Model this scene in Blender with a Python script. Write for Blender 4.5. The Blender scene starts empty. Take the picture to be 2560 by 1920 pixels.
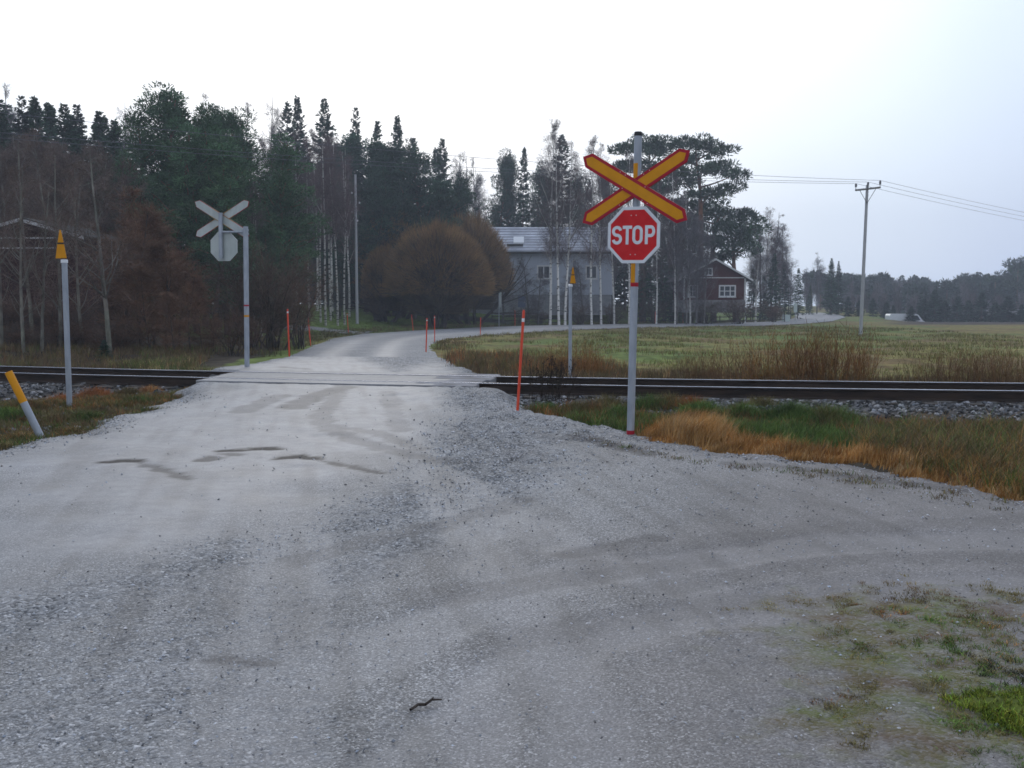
import bpy, math
import numpy as np
from mathutils import Vector, Matrix
R = math.radians
sc = bpy.context.scene
COL = sc.collection

# ------------------------------------------------------------------ camera, sky, light
CAMZ, F, PITCH = 1.57, 1004.6, math.atan(0.0804)
cam_d = bpy.data.cameras.new('camera'); cam = bpy.data.objects.new('camera', cam_d); COL.objects.link(cam)
cam.location = (0, 0, CAMZ); cam.rotation_euler = (math.pi/2 - PITCH, 0, 0)
cam_d.sensor_width = 36; cam_d.lens = F/1024*36; cam_d.clip_start = .05; cam_d.clip_end = 3000
sc.camera = cam
sc.view_settings.view_transform = 'Standard'; sc.view_settings.look = 'None'
sc.view_settings.exposure = 0.30; sc.view_settings.gamma = 1
sc.view_settings.use_curve_mapping = False
sc.cycles.filter_width = 1.6
sc.cycles.max_bounces = 5; sc.cycles.diffuse_bounces = 3; sc.cycles.glossy_bounces = 2
sc.cycles.transparent_max_bounces = 6; sc.cycles.volume_bounces = 0
sc.cycles.use_denoising = True; sc.cycles.denoiser = 'OPENIMAGEDENOISE'; sc.cycles.denoising_prefilter = 'ACCURATE'
SUN_EL, SUN_AZ = 24, -8        # brightest part of the cloud: ahead, a little left
w = bpy.data.worlds.new("World"); sc.world = w; w.use_nodes = True
nt = w.node_tree; N = nt.nodes; L = nt.links
bg = N['Background']; bg.inputs['Strength'].default_value = 0.1
sky = N.new('ShaderNodeTexSky'); sky.sky_type = 'NISHITA'; sky.sun_disc = False
sky.sun_elevation = R(SUN_EL); sky.sun_rotation = R(SUN_AZ); sky.air_density = 1.5; sky.dust_density = 4
tc = N.new('ShaderNodeTexCoord')
sd_ = Vector((math.sin(R(SUN_AZ))*math.cos(R(SUN_EL)), math.cos(R(SUN_AZ))*math.cos(R(SUN_EL)), math.sin(R(SUN_EL))))
dot = N.new('ShaderNodeVectorMath'); dot.operation = 'DOT_PRODUCT'; dot.inputs[1].default_value = sd_
L.new(tc.outputs['Generated'], dot.inputs[0])
noi = N.new('ShaderNodeTexNoise'); noi.inputs['Scale'].default_value = 2.2; noi.inputs['Detail'].default_value = 4
L.new(tc.outputs['Generated'], noi.inputs['Vector'])
ad = N.new('ShaderNodeMath'); ad.operation = 'MULTIPLY_ADD'; ad.inputs[1].default_value = .10
L.new(noi.outputs['Fac'], ad.inputs[0]); L.new(dot.outputs['Value'], ad.inputs[2])
rmp = N.new('ShaderNodeValToRGB'); L.new(ad.outputs[0], rmp.inputs['Fac'])
e = rmp.color_ramp.elements
e[0].position = .0; e[0].color = (.50, .56, .68, 1)
e[1].position = 1.0; e[1].color = (1.03, 1.10, 1.20, 1)
for p, c in ((.55, (.50, .58, .76, 1)), (.80, (.56, .66, .88, 1)), (.90, (.74, .85, 1.0, 1))):
    q = e.new(p); q.color = c
mul = N.new('ShaderNodeVectorMath'); mul.operation = 'SCALE'; mul.inputs['Scale'].default_value = 10
L.new(rmp.outputs['Color'], mul.inputs[0])
mx = N.new('ShaderNodeMixRGB'); mx.inputs['Fac'].default_value = .94
L.new(sky.outputs['Color'], mx.inputs['Color1']); L.new(mul.outputs[0], mx.inputs['Color2'])
L.new(mx.outputs['Color'], bg.inputs['Color'])
sun_d = bpy.data.lights.new('sun', 'SUN'); sun = bpy.data.objects.new('sun', sun_d); COL.objects.link(sun)
sun_d.energy = .5; sun_d.angle = R(25); sun_d.color = (1, .96, .9)
sun.rotation_euler = (-sd_).to_track_quat('-Z', 'Y').to_euler()

# ------------------------------------------------------------------ helpers
rng = np.random.default_rng(7)
def A(*v): return np.array(v, float)
def norm(v): return v/np.maximum(np.linalg.norm(v, axis=-1, keepdims=True), 1e-9)
def sstep(x, a, b):
    t = np.clip((x-a)/(b-a), 0, 1); return t*t*(3-2*t)
_ph = np.random.default_rng(3).uniform(0, 6.28, (40, 4))
def snoise(x, y, s, n=6, k=0):                      # cheap smooth noise, about -1..1
    x = np.asarray(x, float); out = np.zeros(np.broadcast(x, y).shape)
    for i in range(n):
        a, b, c, d = _ph[(i+k) % 40]; f = (1+.45*i)/s
        out = out + np.sin(x*f*math.cos(a)*2+y*f*math.sin(a)*2+b + 1.3*np.sin((x*math.sin(c)-y*math.cos(c))*f+d))
    return out/n**.5*.8

class G:                                            # mesh collector: verts, faces, tint, material index
    def __init__(s): s.V=[]; s.Fc=[]; s.C=[]; s.M=[]; s.n=0
    def add(s, v, faces, col=(.5,.5,.5), mi=0):
        v = np.asarray(v, float).reshape(-1, 3); f = np.asarray(faces, int)
        c = np.asarray(col, float)
        s.V.append(v); s.C.append(np.broadcast_to(c, v.shape).copy()); s.Fc.append(f+s.n)
        s.M.append(np.full(len(f), mi)); s.n += len(v); return s
    def poly(s, v, col=(.5,.5,.5), mi=0): return s.add(v, [list(range(len(v)))], col, mi)
    def box(s, x0, x1, y0, y1, z0, z1, col=(.5,.5,.5), mi=0):
        v = [(x0,y0,z0),(x1,y0,z0),(x1,y1,z0),(x0,y1,z0),(x0,y0,z1),(x1,y0,z1),(x1,y1,z1),(x0,y1,z1)]
        return s.add(v, [(3,2,1,0),(4,5,6,7),(0,1,5,4),(1,2,6,5),(2,3,7,6),(3,0,4,7)], col, mi)
    def prism(s, pts, y0, y1, col=(.5,.5,.5), mi=0):   # outline in x,z extruded along y (y0 front)
        n = len(pts); v = [(x,y0,z) for x,z in pts]+[(x,y1,z) for x,z in pts]
        s.add(v, [(i,(i+1)%n,(i+1)%n+n,i+n) for i in range(n)], col, mi)
        s.poly(v[:n][::-1], col, mi); s.poly(v[n:], col, mi); return s
    def tubes(s, P0, P1, r0, r1, k=6, col=(.5,.5,.5), mi=0, cap=False):
        P0=np.atleast_2d(P0).astype(float); P1=np.atleast_2d(P1).astype(float); n=len(P0)
        r0=np.broadcast_to(np.asarray(r0,float),(n,)); r1=np.broadcast_to(np.asarray(r1,float),(n,))
        d=norm(P1-P0); ref=np.where(np.abs(d[:,2:3])>.9, A(1,0,0), A(0,0,1)); a=norm(np.cross(d,ref)); b=np.cross(d,a)
        th=np.arange(k)*2*math.pi/k; cs=np.cos(th)[None,:,None]; sn=np.sin(th)[None,:,None]
        ring=a[:,None]*cs+b[:,None]*sn
        v=np.concatenate([P0[:,None]+ring*r0[:,None,None], P1[:,None]+ring*r1[:,None,None]],1)
        i=np.arange(k); j=(i+1)%k; f=np.stack([i,j,j+k,i+k],1)
        f=(f[None]+(np.arange(n)*2*k)[:,None,None]).reshape(-1,4)
        c=np.asarray(col,float)
        if c.ndim==2: c=np.repeat(c,2*k,0)
        s.add(v.reshape(-1,3), f, c, mi)
        if cap:
            for q in range(n):
                s.poly(v[q,:k], (c if c.ndim==1 else c[q*2*k]), mi); s.poly(v[q,k:][::-1], (c if c.ndim==1 else c[q*2*k]), mi)
        return s
    def lathe(s, prof, k=16, col=(.5,.5,.5), mi=0, o=(0,0,0)):   # prof: (r,z) from bottom to top
        th=np.arange(k)*2*math.pi/k; v=[]
        for r,z in prof: v += [(o[0]+r*math.cos(t), o[1]+r*math.sin(t), o[2]+z) for t in th]
        f=[]
        for q in range(len(prof)-1):
            f += [(q*k+i, q*k+(i+1)%k, (q+1)*k+(i+1)%k, (q+1)*k+i) for i in range(k)]
        s.add(v, f, col, mi); s.poly(v[:k][::-1], col, mi); s.poly(v[-k:], col, mi); return s
    def ribbons(s, P0, P1, w0, w1, col, mi=0):
        n=len(P0); side=norm(np.cross(P1-P0, rng.normal(size=(n,3))))
        w0=np.broadcast_to(np.asarray(w0,float),(n,))[:,None]; w1=np.broadcast_to(np.asarray(w1,float),(n,))[:,None]
        v=np.stack([P0-side*w0,P0+side*w0,P1+side*w1,P1-side*w1],1).reshape(-1,3)
        f=np.arange(n*4).reshape(-1,4); c=np.asarray(col,float)
        if c.ndim==2: c=np.repeat(c,4,0)
        return s.add(v,f,c,mi)
    def blades(s, B, h, lean, wd, col):             # bent grass blades; lean (n,2)
        n=len(B); a=rng.uniform(0,6.28,n); sd=np.stack([np.cos(a),np.sin(a),0*a],1)*np.broadcast_to(wd,(n,))[:,None]
        h=np.broadcast_to(h,(n,)); l3=np.concatenate([lean,np.zeros((n,1))],1)*h[:,None]
        up=np.zeros((n,3)); up[:,2]=h
        mid=B+.6*up+.35*l3; tip=B+up*.97+l3
        v=np.stack([B-sd,B+sd,mid+sd*.75,mid-sd*.75,tip],1).reshape(-1,3)
        o=(np.arange(n)*5)[:,None]
        c=np.repeat(np.asarray(col,float),5,0)
        s.add(v, o+A(0,1,2,3).astype(int), c); k=len(v)
        s.Fc.append((o+A(3,2,4).astype(int))+s.n-k); s.M.append(np.zeros(n,int)); return s
    def merge(s, g, M):                             # transformed copy of another collector
        m=np.array(M)
        for v,c in zip(g.V,g.C): s.V.append(v@m[:3,:3].T+m[:3,3]); s.C.append(c)
        for f,mi in zip(g.Fc,g.M): s.Fc.append(f+s.n); s.M.append(mi)
        s.n += g.n

def build(name, g, mats, parent=None, smooth=False, link=True, extra=None):
    me=bpy.data.meshes.new(name); V=np.concatenate(g.V); C=np.concatenate(g.C)
    me.vertices.add(len(V)); me.vertices.foreach_set('co', V.astype(np.float32).ravel())
    tot=np.concatenate([np.full(len(f), f.shape[1]) for f in g.Fc]); lv=np.concatenate([f.ravel() for f in g.Fc])
    st=np.concatenate([[0],np.cumsum(tot)[:-1]])
    me.loops.add(len(lv)); me.loops.foreach_set('vertex_index', lv.astype(np.int32))
    me.polygons.add(len(tot)); me.polygons.foreach_set('loop_start', st.astype(np.int32))
    me.polygons.foreach_set('material_index', np.concatenate(g.M).astype(np.int32))
    me.polygons.foreach_set('use_smooth', np.full(len(tot), smooth))
    at_=me.attributes.new('tint','FLOAT_COLOR','POINT')
    at_.data.foreach_set('color', np.concatenate([C,np.ones((len(C),1))],1).astype(np.float32).ravel())
    if extra:
        for k,v in extra.items():
            q=me.attributes.new(k,'FLOAT_COLOR','POINT'); q.data.foreach_set('color', np.asarray(v,np.float32).ravel())
    me.update(calc_edges=True); me.validate()
    for m in (mats if isinstance(mats,(list,tuple)) else [mats]): me.materials.append(m)
    o=bpy.data.objects.new(name, me)
    if link: COL.objects.link(o)
    if parent is not None: o.parent=parent
    return o
def tag(o, label=None, cat=None, group=None, kind=None):
    if label: o['label']=label
    if cat: o['category']=cat
    if group: o['group']=group
    if kind: o['kind']=kind
    return o
def empty(name, loc, label, cat, rot=(0,0,0), group=None, link=True):
    o=bpy.data.objects.new(name, None); o.location=loc; o.rotation_euler=rot; o.empty_display_size=.2
    if link: COL.objects.link(o)
    return tag(o, label, cat, group)
def instance(tree, loc, scale, rz, label, group, tilt=(0,0)):
    r=tree.copy(); COL.objects.link(r); r.location=loc; r.scale=scale if hasattr(scale,'__len__') else (scale,)*3
    r.rotation_euler=(tilt[0],tilt[1],rz); r['label']=label
    if group: r['group']=group
    for c in tree.children:
        d=c.copy(); COL.objects.link(d); d.parent=r
    return r

# ------------------------------------------------------------------ materials
def mat(name, col=None, col2=None, scale=8, rough=.7, spec=.3, metal=0, bump=0, bscale=40, tint=False, stretch=(1,1,1), jitter=0, detail=5, lo=.35, hi=.65, bdist=.01):
    m=bpy.data.materials.new(name); m.use_nodes=True; t=m.node_tree; n=t.nodes; l=t.links; p=n['Principled BSDF']
    p.inputs['Roughness'].default_value=rough; p.inputs['Specular IOR Level'].default_value=spec; p.inputs['Metallic'].default_value=metal
    co=n.new('ShaderNodeTexCoord'); mp=n.new('ShaderNodeMapping'); mp.inputs['Scale'].default_value=stretch
    l.new(co.outputs['Object'], mp.inputs['Vector'])
    nz=n.new('ShaderNodeTexNoise'); nz.inputs['Scale'].default_value=scale; nz.inputs['Detail'].default_value=detail
    l.new(mp.outputs['Vector'], nz.inputs['Vector'])
    r=n.new('ShaderNodeMapRange'); r.inputs['From Min'].default_value=lo; r.inputs['From Max'].default_value=hi
    l.new(nz.outputs['Fac'], r.inputs['Value'])
    mixn=n.new('ShaderNodeMixRGB')
    if tint:
        a=n.new('ShaderNodeAttribute'); a.attribute_name='tint'
        mixn.blend_type='MULTIPLY'; mixn.inputs['Fac'].default_value=1
        mr=n.new('ShaderNodeMapRange'); mr.inputs['From Min'].default_value=.3; mr.inputs['From Max'].default_value=.7
        mr.inputs['To Min'].default_value=1-.45; mr.inputs['To Max'].default_value=1+.45
        l.new(nz.outputs['Fac'], mr.inputs['Value'])
        l.new(a.outputs['Color'], mixn.inputs['Color1']); l.new(mr.outputs[0], mixn.inputs['Color2'])
    else:
        mixn.inputs['Color1'].default_value=(*col,1); mixn.inputs['Color2'].default_value=(*(col2 or col),1)
        l.new(r.outputs[0], mixn.inputs['Fac'])
    out=mixn.outputs['Color']
    if jitter:
        oi=n.new('ShaderNodeObjectInfo'); jr=n.new('ShaderNodeMapRange')
        jr.inputs['To Min'].default_value=1-jitter; jr.inputs['To Max'].default_value=1+jitter
        l.new(oi.outputs['Random'], jr.inputs['Value'])
        jm=n.new('ShaderNodeMixRGB'); jm.blend_type='MULTIPLY'; jm.inputs['Fac'].default_value=1
        l.new(out, jm.inputs['Color1']); l.new(jr.outputs[0], jm.inputs['Color2']); out=jm.outputs['Color']
    l.new(out, p.inputs['Base Color'])
    if bump:
        b=n.new('ShaderNodeTexNoise'); b.inputs['Scale'].default_value=bscale; b.inputs['Detail'].default_value=4
        l.new(mp.outputs['Vector'], b.inputs['Vector'])
        bp=n.new('ShaderNodeBump'); bp.inputs['Strength'].default_value=bump; bp.inputs['Distance'].default_value=bdist
        l.new(b.outputs['Fac'], bp.inputs['Height']); l.new(bp.outputs['Normal'], p.inputs['Normal'])
    return m
M_galv=mat('galvanised_steel',(.30,.33,.37),(.40,.43,.47),14,.5,.4,.3,bump=.1,bscale=60,stretch=(1,1,.3))
M_cap=mat('black_plastic',(.012,.012,.014),(.03,.03,.03),20,.5)
M_red=mat('sign_red',(.56,.013,.016),(.64,.020,.022),9,.5,.2)
M_dred=mat('border_red',(.34,.010,.026),(.41,.015,.03),9,.5,.2)
M_yel=mat('sign_yellow',(.60,.25,.003),(.69,.29,.005),7,.5,.2)
M_white=mat('sign_white',(.66,.68,.70),(.74,.76,.78),12,.42,.45)
M_alu=mat('weathered_aluminium',(.40,.44,.42),(.50,.54,.51),8,.5,.4,.2,stretch=(1,1,.4))
M_rust=mat('rusty_edge',(.42,.25,.07),(.30,.17,.05),20,.7)
M_rivet=mat('rivet_metal',(.55,.5,.5),(.6,.55,.55),30,.4,.5,.4)
M_orange=mat('orange_plastic',(.78,.07,.018),(.70,.06,.02),10,.5,.4,jitter=.12)
M_band=mat('reflective_band',(.75,.76,.78),(.8,.8,.8),10,.3,.5)
M_railside=mat('rusty_rail_steel',(.022,.016,.013),(.05,.033,.024),10,.8,.2,bump=.2,stretch=(.2,.2,1))
M_railtop=mat('worn_rail_head',(.34,.35,.38),(.48,.49,.52),4,.22,.6,.85)
M_sleeper=mat('creosoted_sleeper',(.035,.028,.023),(.075,.062,.052),14,.85,bump=.4,bscale=50)
M_plank=mat('gravel_dusted_timber',(.17,.16,.155),(.30,.295,.31),3.2,.85,.2,bump=.9,bscale=60,lo=.36,hi=.6,detail=9)
M_stone=mat('crushed_rock',tint=True,scale=18,rough=.75,spec=.35)
M_leaf=mat('foliage',tint=True,scale=.7,rough=.75,spec=.15,jitter=.18)
M_grass=mat('grass_blades',tint=True,scale=2.5,rough=.75,spec=.15)
M_bark=mat('bark',tint=True,scale=5,rough=.9,spec=.1,bump=.4,bscale=30,stretch=(1,1,.35),jitter=.12)
M_birch=mat('birch_bark',(.72,.70,.66),(.06,.055,.05),1.6,.8,.2,stretch=(1.1,1.1,3.2),lo=.55,hi=.63,jitter=.08,bump=.2,bscale=12)
M_birch2=mat('grey_birch_bark',(.44,.42,.385),(.05,.045,.04),1.6,.8,.2,stretch=(1.1,1.1,3.2),lo=.50,hi=.60,jitter=.1,bump=.2,bscale=12)
M_glass=mat('window_glass',(.012,.018,.028),(.03,.042,.06),.8,.08,.5)
M_wframe=mat('white_window_paint',(.66,.67,.68),(.72,.72,.73),9,.6)
M_housewall=mat('pale_grey_boards',(.42,.46,.54),(.52,.56,.64),5,.8,bump=.6,bscale=6,stretch=(8,8,.05))
M_basement=mat('basement_plaster',(.25,.26,.28),(.33,.34,.36),3,.9)
M_door=mat('blue_grey_door',(.12,.15,.24),(.15,.18,.28),6,.6)
M_shedwall=mat('falu_red_boards',(.060,.012,.011),(.095,.017,.014),5,.9,bump=.6,bscale=6,stretch=(8,8,.05))
M_oldred=mat('weathered_red_boards',(.030,.010,.009),(.048,.013,.011),5,.9,bump=.6,bscale=6,stretch=(8,8,.05))
M_shedroof=mat('dark_metal_roof',(.07,.07,.075),(.13,.13,.14),5,.55)
M_trim=mat('white_trim_paint',(.58,.58,.58),(.68,.68,.68),9,.7)
M_rubble=mat('rubble_stone',(.16,.155,.15),(.34,.33,.33),3.5,.9,bump=.8,bscale=6)
M_pole=mat('weathered_pole_wood',(.17,.16,.155),(.27,.26,.26),9,.85,stretch=(3,3,.3),bump=.3)
M_greypole=mat('bleached_pole_wood',(.34,.34,.36),(.46,.46,.48),9,.85,stretch=(3,3,.3),bump=.3)
M_wire=mat('aluminium_wire',(.13,.13,.15),(.16,.16,.18),9,.5,.4,.3)
M_porc=mat('porcelain',(.6,.6,.62),(.7,.7,.72),9,.3,.5)
M_dporc=mat('brown_porcelain',(.08,.08,.10),(.12,.12,.13),9,.35,.5)
M_fence=mat('dark_fence_wood',(.03,.03,.028),(.06,.057,.05),9,.9)
M_van=mat('white_vehicle_paint',(.68,.70,.72),(.74,.75,.77),3,.35,.5)
M_tyre=mat('tyre_rubber',(.015,.015,.016),(.025,.025,.025),9,.9)
M_box=mat('pale_green_paint',(.50,.58,.55),(.58,.66,.62),6,.6)
M_twig=mat('fallen_twig_bark',(.035,.027,.022),(.07,.055,.045),30,.9)

def frosted_roof():
    m=mat('frosted_roof_tiles',(.16,.17,.21),(.24,.25,.30),3,.5,.4)
    t=m.node_tree; n=t.nodes; l=t.links; p=n['Principled BSDF']
    co=n.new('ShaderNodeTexCoord'); sx=n.new('ShaderNodeSeparateXYZ'); l.new(co.outputs['Object'],sx.inputs[0])
    w_=n.new('ShaderNodeTexWave'); w_.wave_type='BANDS'; w_.bands_direction='Z'; w_.inputs['Scale'].default_value=.95; w_.inputs['Distortion'].default_value=.3; w_.inputs['Detail'].default_value=2
    l.new(co.outputs['Object'],w_.inputs['Vector'])
    nz=n.new('ShaderNodeTexNoise'); nz.inputs['Scale'].default_value=.45; nz.inputs['Detail'].default_value=4; l.new(co.outputs['Object'],nz.inputs['Vector'])
    mr=n.new('ShaderNodeMapRange'); mr.inputs['From Min'].default_value=.35; mr.inputs['From Max'].default_value=.62; mr.inputs['To Min'].default_value=1; mr.inputs['To Max'].default_value=.35
    l.new(nz.outputs['Fac'],mr.inputs['Value'])
    mm=n.new('ShaderNodeMath'); mm.operation='MULTIPLY'; l.new(w_.outputs['Fac'],mm.inputs[0]); l.new(mr.outputs[0],mm.inputs[1])
    mixc=n.new('ShaderNodeMixRGB'); old=p.inputs['Base Color'].links[0].from_socket
    l.new(mm.outputs[0],mixc.inputs['Fac']); l.new(old,mixc.inputs['Color1']); mixc.inputs['Color2'].default_value=(.80,.84,.92,1)
    l.new(mixc.outputs[0],p.inputs['Base Color']); return m
M_roof=frosted_roof()

# ------------------------------------------------------------------ terrain shape
def yn(x):                                           # line of the near rail
    x=np.asarray(x,float); xc=np.clip(x,-14,10)
    return 17.05-.22*xc+.0055*xc*xc+(-.22+.011*xc)*(x-xc)
def yslope(x): return -.22+.011*np.clip(x,-14,10)
def trk(x,y):                                        # signed distance from the track's centre line
    k=np.sqrt(1+yslope(x)**2); return (y-yn(x)-.8*k)/k
RT=.21
def polydist(P, x, y, closed=True):                  # signed distance, + inside
    P=np.asarray(P,float); x=np.asarray(x,float); y=np.asarray(y,float)
    d=np.full(x.shape,1e18); ins=np.zeros(x.shape,bool); n=len(P)
    for i in range(n if closed else n-1):
        ax,ay=P[i]; bx,by=P[(i+1)%n]; ex,ey=bx-ax,by-ay
        t=np.clip(((x-ax)*ex+(y-ay)*ey)/(ex*ex+ey*ey+1e-12),0,1)
        d=np.minimum(d,(x-ax-t*ex)**2+(y-ay-t*ey)**2)
        if closed and ay!=by:
            c=((ay>y)!=(by>y))&(x<ex*(y-ay)/ey+ax); ins^=c
    d=np.sqrt(d); return np.where(ins,d,-d) if closed else d
HILL=[(-6.6,24),(-7.6,34),(-9.4,45),(-11,59.5),(-10.6,69),(-7,77),(.8,100),(17.6,114),(27,119),(34,130),(50,170),(70,420),(-320,420),(-320,27),(-9,24)]
def H(x,y):
    x=np.asarray(x,float); y=np.asarray(y,float); x,y=np.broadcast_arrays(x,y)
    t=trk(x,y); yy=np.where(np.abs(x)<60, t+17.8, y)
    zy=0
    for d in (-1.5,0,1.5):
        zy=zy+np.interp(yy+d,[-60,9,12.5,16.3,19.4,23,30,40,55,75,110,150,450],[0,0,.05,RT-.01,RT-.01,.10,-.12,-.34,-.50,-.62,-.75,-.85,-.9])/3
    b=x/np.maximum(y,1)
    zf=np.interp(y,[0,110,140,146,150,200,260,450],[-.62,-.75,-1.05,-1.2,-2.05,-2.3,-2.8,-3])
    wf=sstep(b,.36,.42)*sstep(y,85,115); zy=zy*(1-wf)+zf*wf
    wl=sstep(b,.22,.27)*(1-sstep(b,.35,.39))*sstep(y,112,150)
    zy=zy+wl*np.interp(y,[112,180,260],[0,.62,1.2])
    far=y>22
    dh=np.where(far,polydist(HILL,x,y),-1)
    amp=np.interp(y,[24,40,60,90],[.3,.9,1.7,2.1])*(1-.6*sstep(x,20,32))
    return zy+amp*sstep(dh,0,22)
def bump(x,y): return .03*snoise(x,y,.9,5)+.05*snoise(x,y,3.1,4,9)
def Hg(x,y):                                         # open ground beside the road and under the track
    t=trk(x,y); a=np.abs(t)
    w_=np.interp(a,[0,1.35,2.4,3.4,5,9],[.185,.185,.2,.18,.08,0])
    z=H(x,y)-w_
    z=z-.10*np.exp(-((t+4.6)/1.2)**2)*sstep(x,1,3)              # shallow ditch by the track
    z=z-.22*sstep(t,2.0,3.6)*(1-sstep(t,9,22))*sstep(x,-.5,2.5) # field side lies lower
    z=z-.15*np.exp(-((t-5.2)/1.5)**2)*(1-sstep(x,-9,-7))
    return z+bump(x,y)*sstep(a,1.7,2.6)
def ray(px,py):
    u=(px-512)/F; v=(384-py)/F; s,c=math.sin(PITCH),math.cos(PITCH)
    return A(u, c+v*s, -s+v*c)
def pt(px,py,y):                                     # point at depth y seen at that pixel of the photograph
    d=ray(px,py); return A(0,0,CAMZ)+d*(y/d[1])
def at(px,py,fn=None,ymax=230):
    fn=fn or H; d=ray(px,py); ys=np.concatenate([np.arange(2.5,40,.05),np.arange(40,ymax,.25)])
    t=ys/d[1]; z=CAMZ+d[2]*t; g=fn(d[0]*t,ys)
    k=np.nonzero(z<=g)[0]; k=k[0] if len(k) else len(ys)-1
    return A(d[0]*t[k],ys[k],g[k])
def gp(px,y,fn=None):
    fn=fn or Hg; x=(px-512)/F*y; return A(x,y,float(fn(x,y)))

# road outline
def W(lst): return [tuple(at(px,py)[:2]) for px,py in lst]
LEFT=W([(0,451),(25,446),(47,441),(87,432),(105,426),(127,414.5),(152,409),(177,400.5),(193,395),(198,386.6),(207,380),(219,368.5),(232,366.5),(263,363),(276,359.5)])
RIGHT=W([(463,372),(480,377),(493,384),(489,396),(518,410),(556,418.5),(581,423.5),(629,434.5),(670,445.5),(720,455),(795,460.5),(871,469),(934,483),(1024,500)])
YC=31.5
NEAR=[(-60,13.5),(-20,12.6)]+LEFT+[(-6.9,YC),(-7.4,40),(-2.2,40),(-2.3,YC)]+RIGHT+[(12,5.6),(60,3.5),(60,-30),(-60,-30)]
def roadsd(x,y): return polydist(NEAR,x,y)+(.07*snoise(x,y,.22,6,2)+.10*snoise(x,y,.8,5,7))*(np.asarray(y)<YC-1)*(np.abs(trk(x,y))>1.9)
RL=[(-6.85,YC-.4),(-6.9,YC)]+W([(290.6,355.2),(312,347),(336,338.5),(366.6,334.3),(417,331.3),(470,328.6),(520,326.8),(600,325.3),(672,324.5),(745.8,323.4),(775,321.8),(791,320),(800,317.4),(794.5,314)])
RR=[(-2.35,YC-.4),(-2.3,YC)]+W([(430,356.5),(427,348),(431,342.5),(442.6,339.4),(463,337.2),(480.5,335.8),(520,333.2),(560,330.8),(606.6,328.8),(690,327.2),(760,326),(793.5,324.2),(828,321.6),(843,317.6),(836,314.8),(822,313.2)])
FARROAD=RL+RR[::-1]
def ground_zone_sd(x,y): return np.maximum(roadsd(x,y), np.where(np.asarray(y)>30, polydist(FARROAD,x,y), -9))

# ------------------------------------------------------------------ ground sheet
def tensor(xs,ys):
    X,Y=np.meshgrid(xs,ys); nx,ny=len(xs),len(ys)
    i=np.arange(ny-1)[:,None]*nx+np.arange(nx-1)[None]; f=np.stack([i,i+1,i+1+nx,i+nx],-1).reshape(-1,4)
    return X.ravel(),Y.ravel(),f
def spaced(a,b,c,fine,grow,far0,far1):
    mid=list(np.arange(a,b,fine)); lo=[];hi=[]; s=fine; v=a
    while v>far0: s*=grow; v-=s; lo.append(v)
    s=fine; v=mid[-1]
    while v<far1: s*=grow; v+=s; hi.append(v)
    return np.array(lo[::-1]+mid+hi)
gx=spaced(-13,13,0,.16,1.06,-300,400); gy=spaced(5,30,0,.16,1.035,-40,440)
x,y,f=tensor(gx,gy)
sd=ground_zone_sd(x,y)
z=np.where(sd>-.05, H(x,y)-.02, Hg(x,y)); z=z-.16*sstep(sd,-.10,.25)
g=G(); tt=trk(x,y)
soil=A(.055,.045,.032); col=np.tile(soil,(len(x),1))
def blend(c,wt): 
    global col
    col=col*(1-wt[:,None])+A(*c)*wt[:,None]
hl=np.where(y>22,polydist(HILL,x,y),-1)
n1=snoise(x,y,4,6); n2=snoise(x,y,13,6,11); n3=snoise(x,y,1.2,5,20)
field=sstep(tt,3,6)*(hl<.5)
blend((.20,.175,.055),field)
blend((.125,.165,.040),field*sstep(n2+.4*n1,-.1,.5))
blend((.17,.115,.05),field*sstep(n1-.5*n2+.4*n3,.1,.7)*.9)
blend((.065,.052,.042),sstep(x/np.maximum(y,1),.36,.40)*sstep(y+6*n2*.3,106,112)*field)   # ploughed strip
lawn=sstep(hl,-.8,.3)*sstep(y,44,56)*(1-sstep(hl,24,34)); blend((.125,.175,.040),lawn)
blend((.11,.095,.035),lawn*(1-sstep(hl,2.5,5))*sstep(n1,-.4,.5))
forest=np.maximum(sstep(hl,0,2)*(1-sstep(y,44,56)),sstep(hl,24,34)); blend((.040,.030,.020),forest)
blend((.075,.068,.030),forest*sstep(n1,.1,.8)*(1-sstep(tt,6,12)))
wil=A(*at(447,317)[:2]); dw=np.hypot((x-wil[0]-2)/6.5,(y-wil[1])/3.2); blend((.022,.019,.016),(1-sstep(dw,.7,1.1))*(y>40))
nearv=(tt<-1.2)&(sd<0); blend((.06,.065,.025),nearv*sstep(n1+n3*.6,-.2,.7)); blend((.09,.05,.02),nearv*sstep(n3-n1*.5,.5,1.2)*.6)
bal=(1-sstep(np.abs(tt),1.9,2.6+.3*n3)); blend((.075,.073,.072),bal)
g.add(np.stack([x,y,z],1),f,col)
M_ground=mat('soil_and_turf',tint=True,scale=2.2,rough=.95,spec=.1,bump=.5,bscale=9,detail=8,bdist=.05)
ground=tag(build('ground',g,M_ground,smooth=True),kind='structure',label='grassy ground with field, lawn and forest floor')

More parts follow.
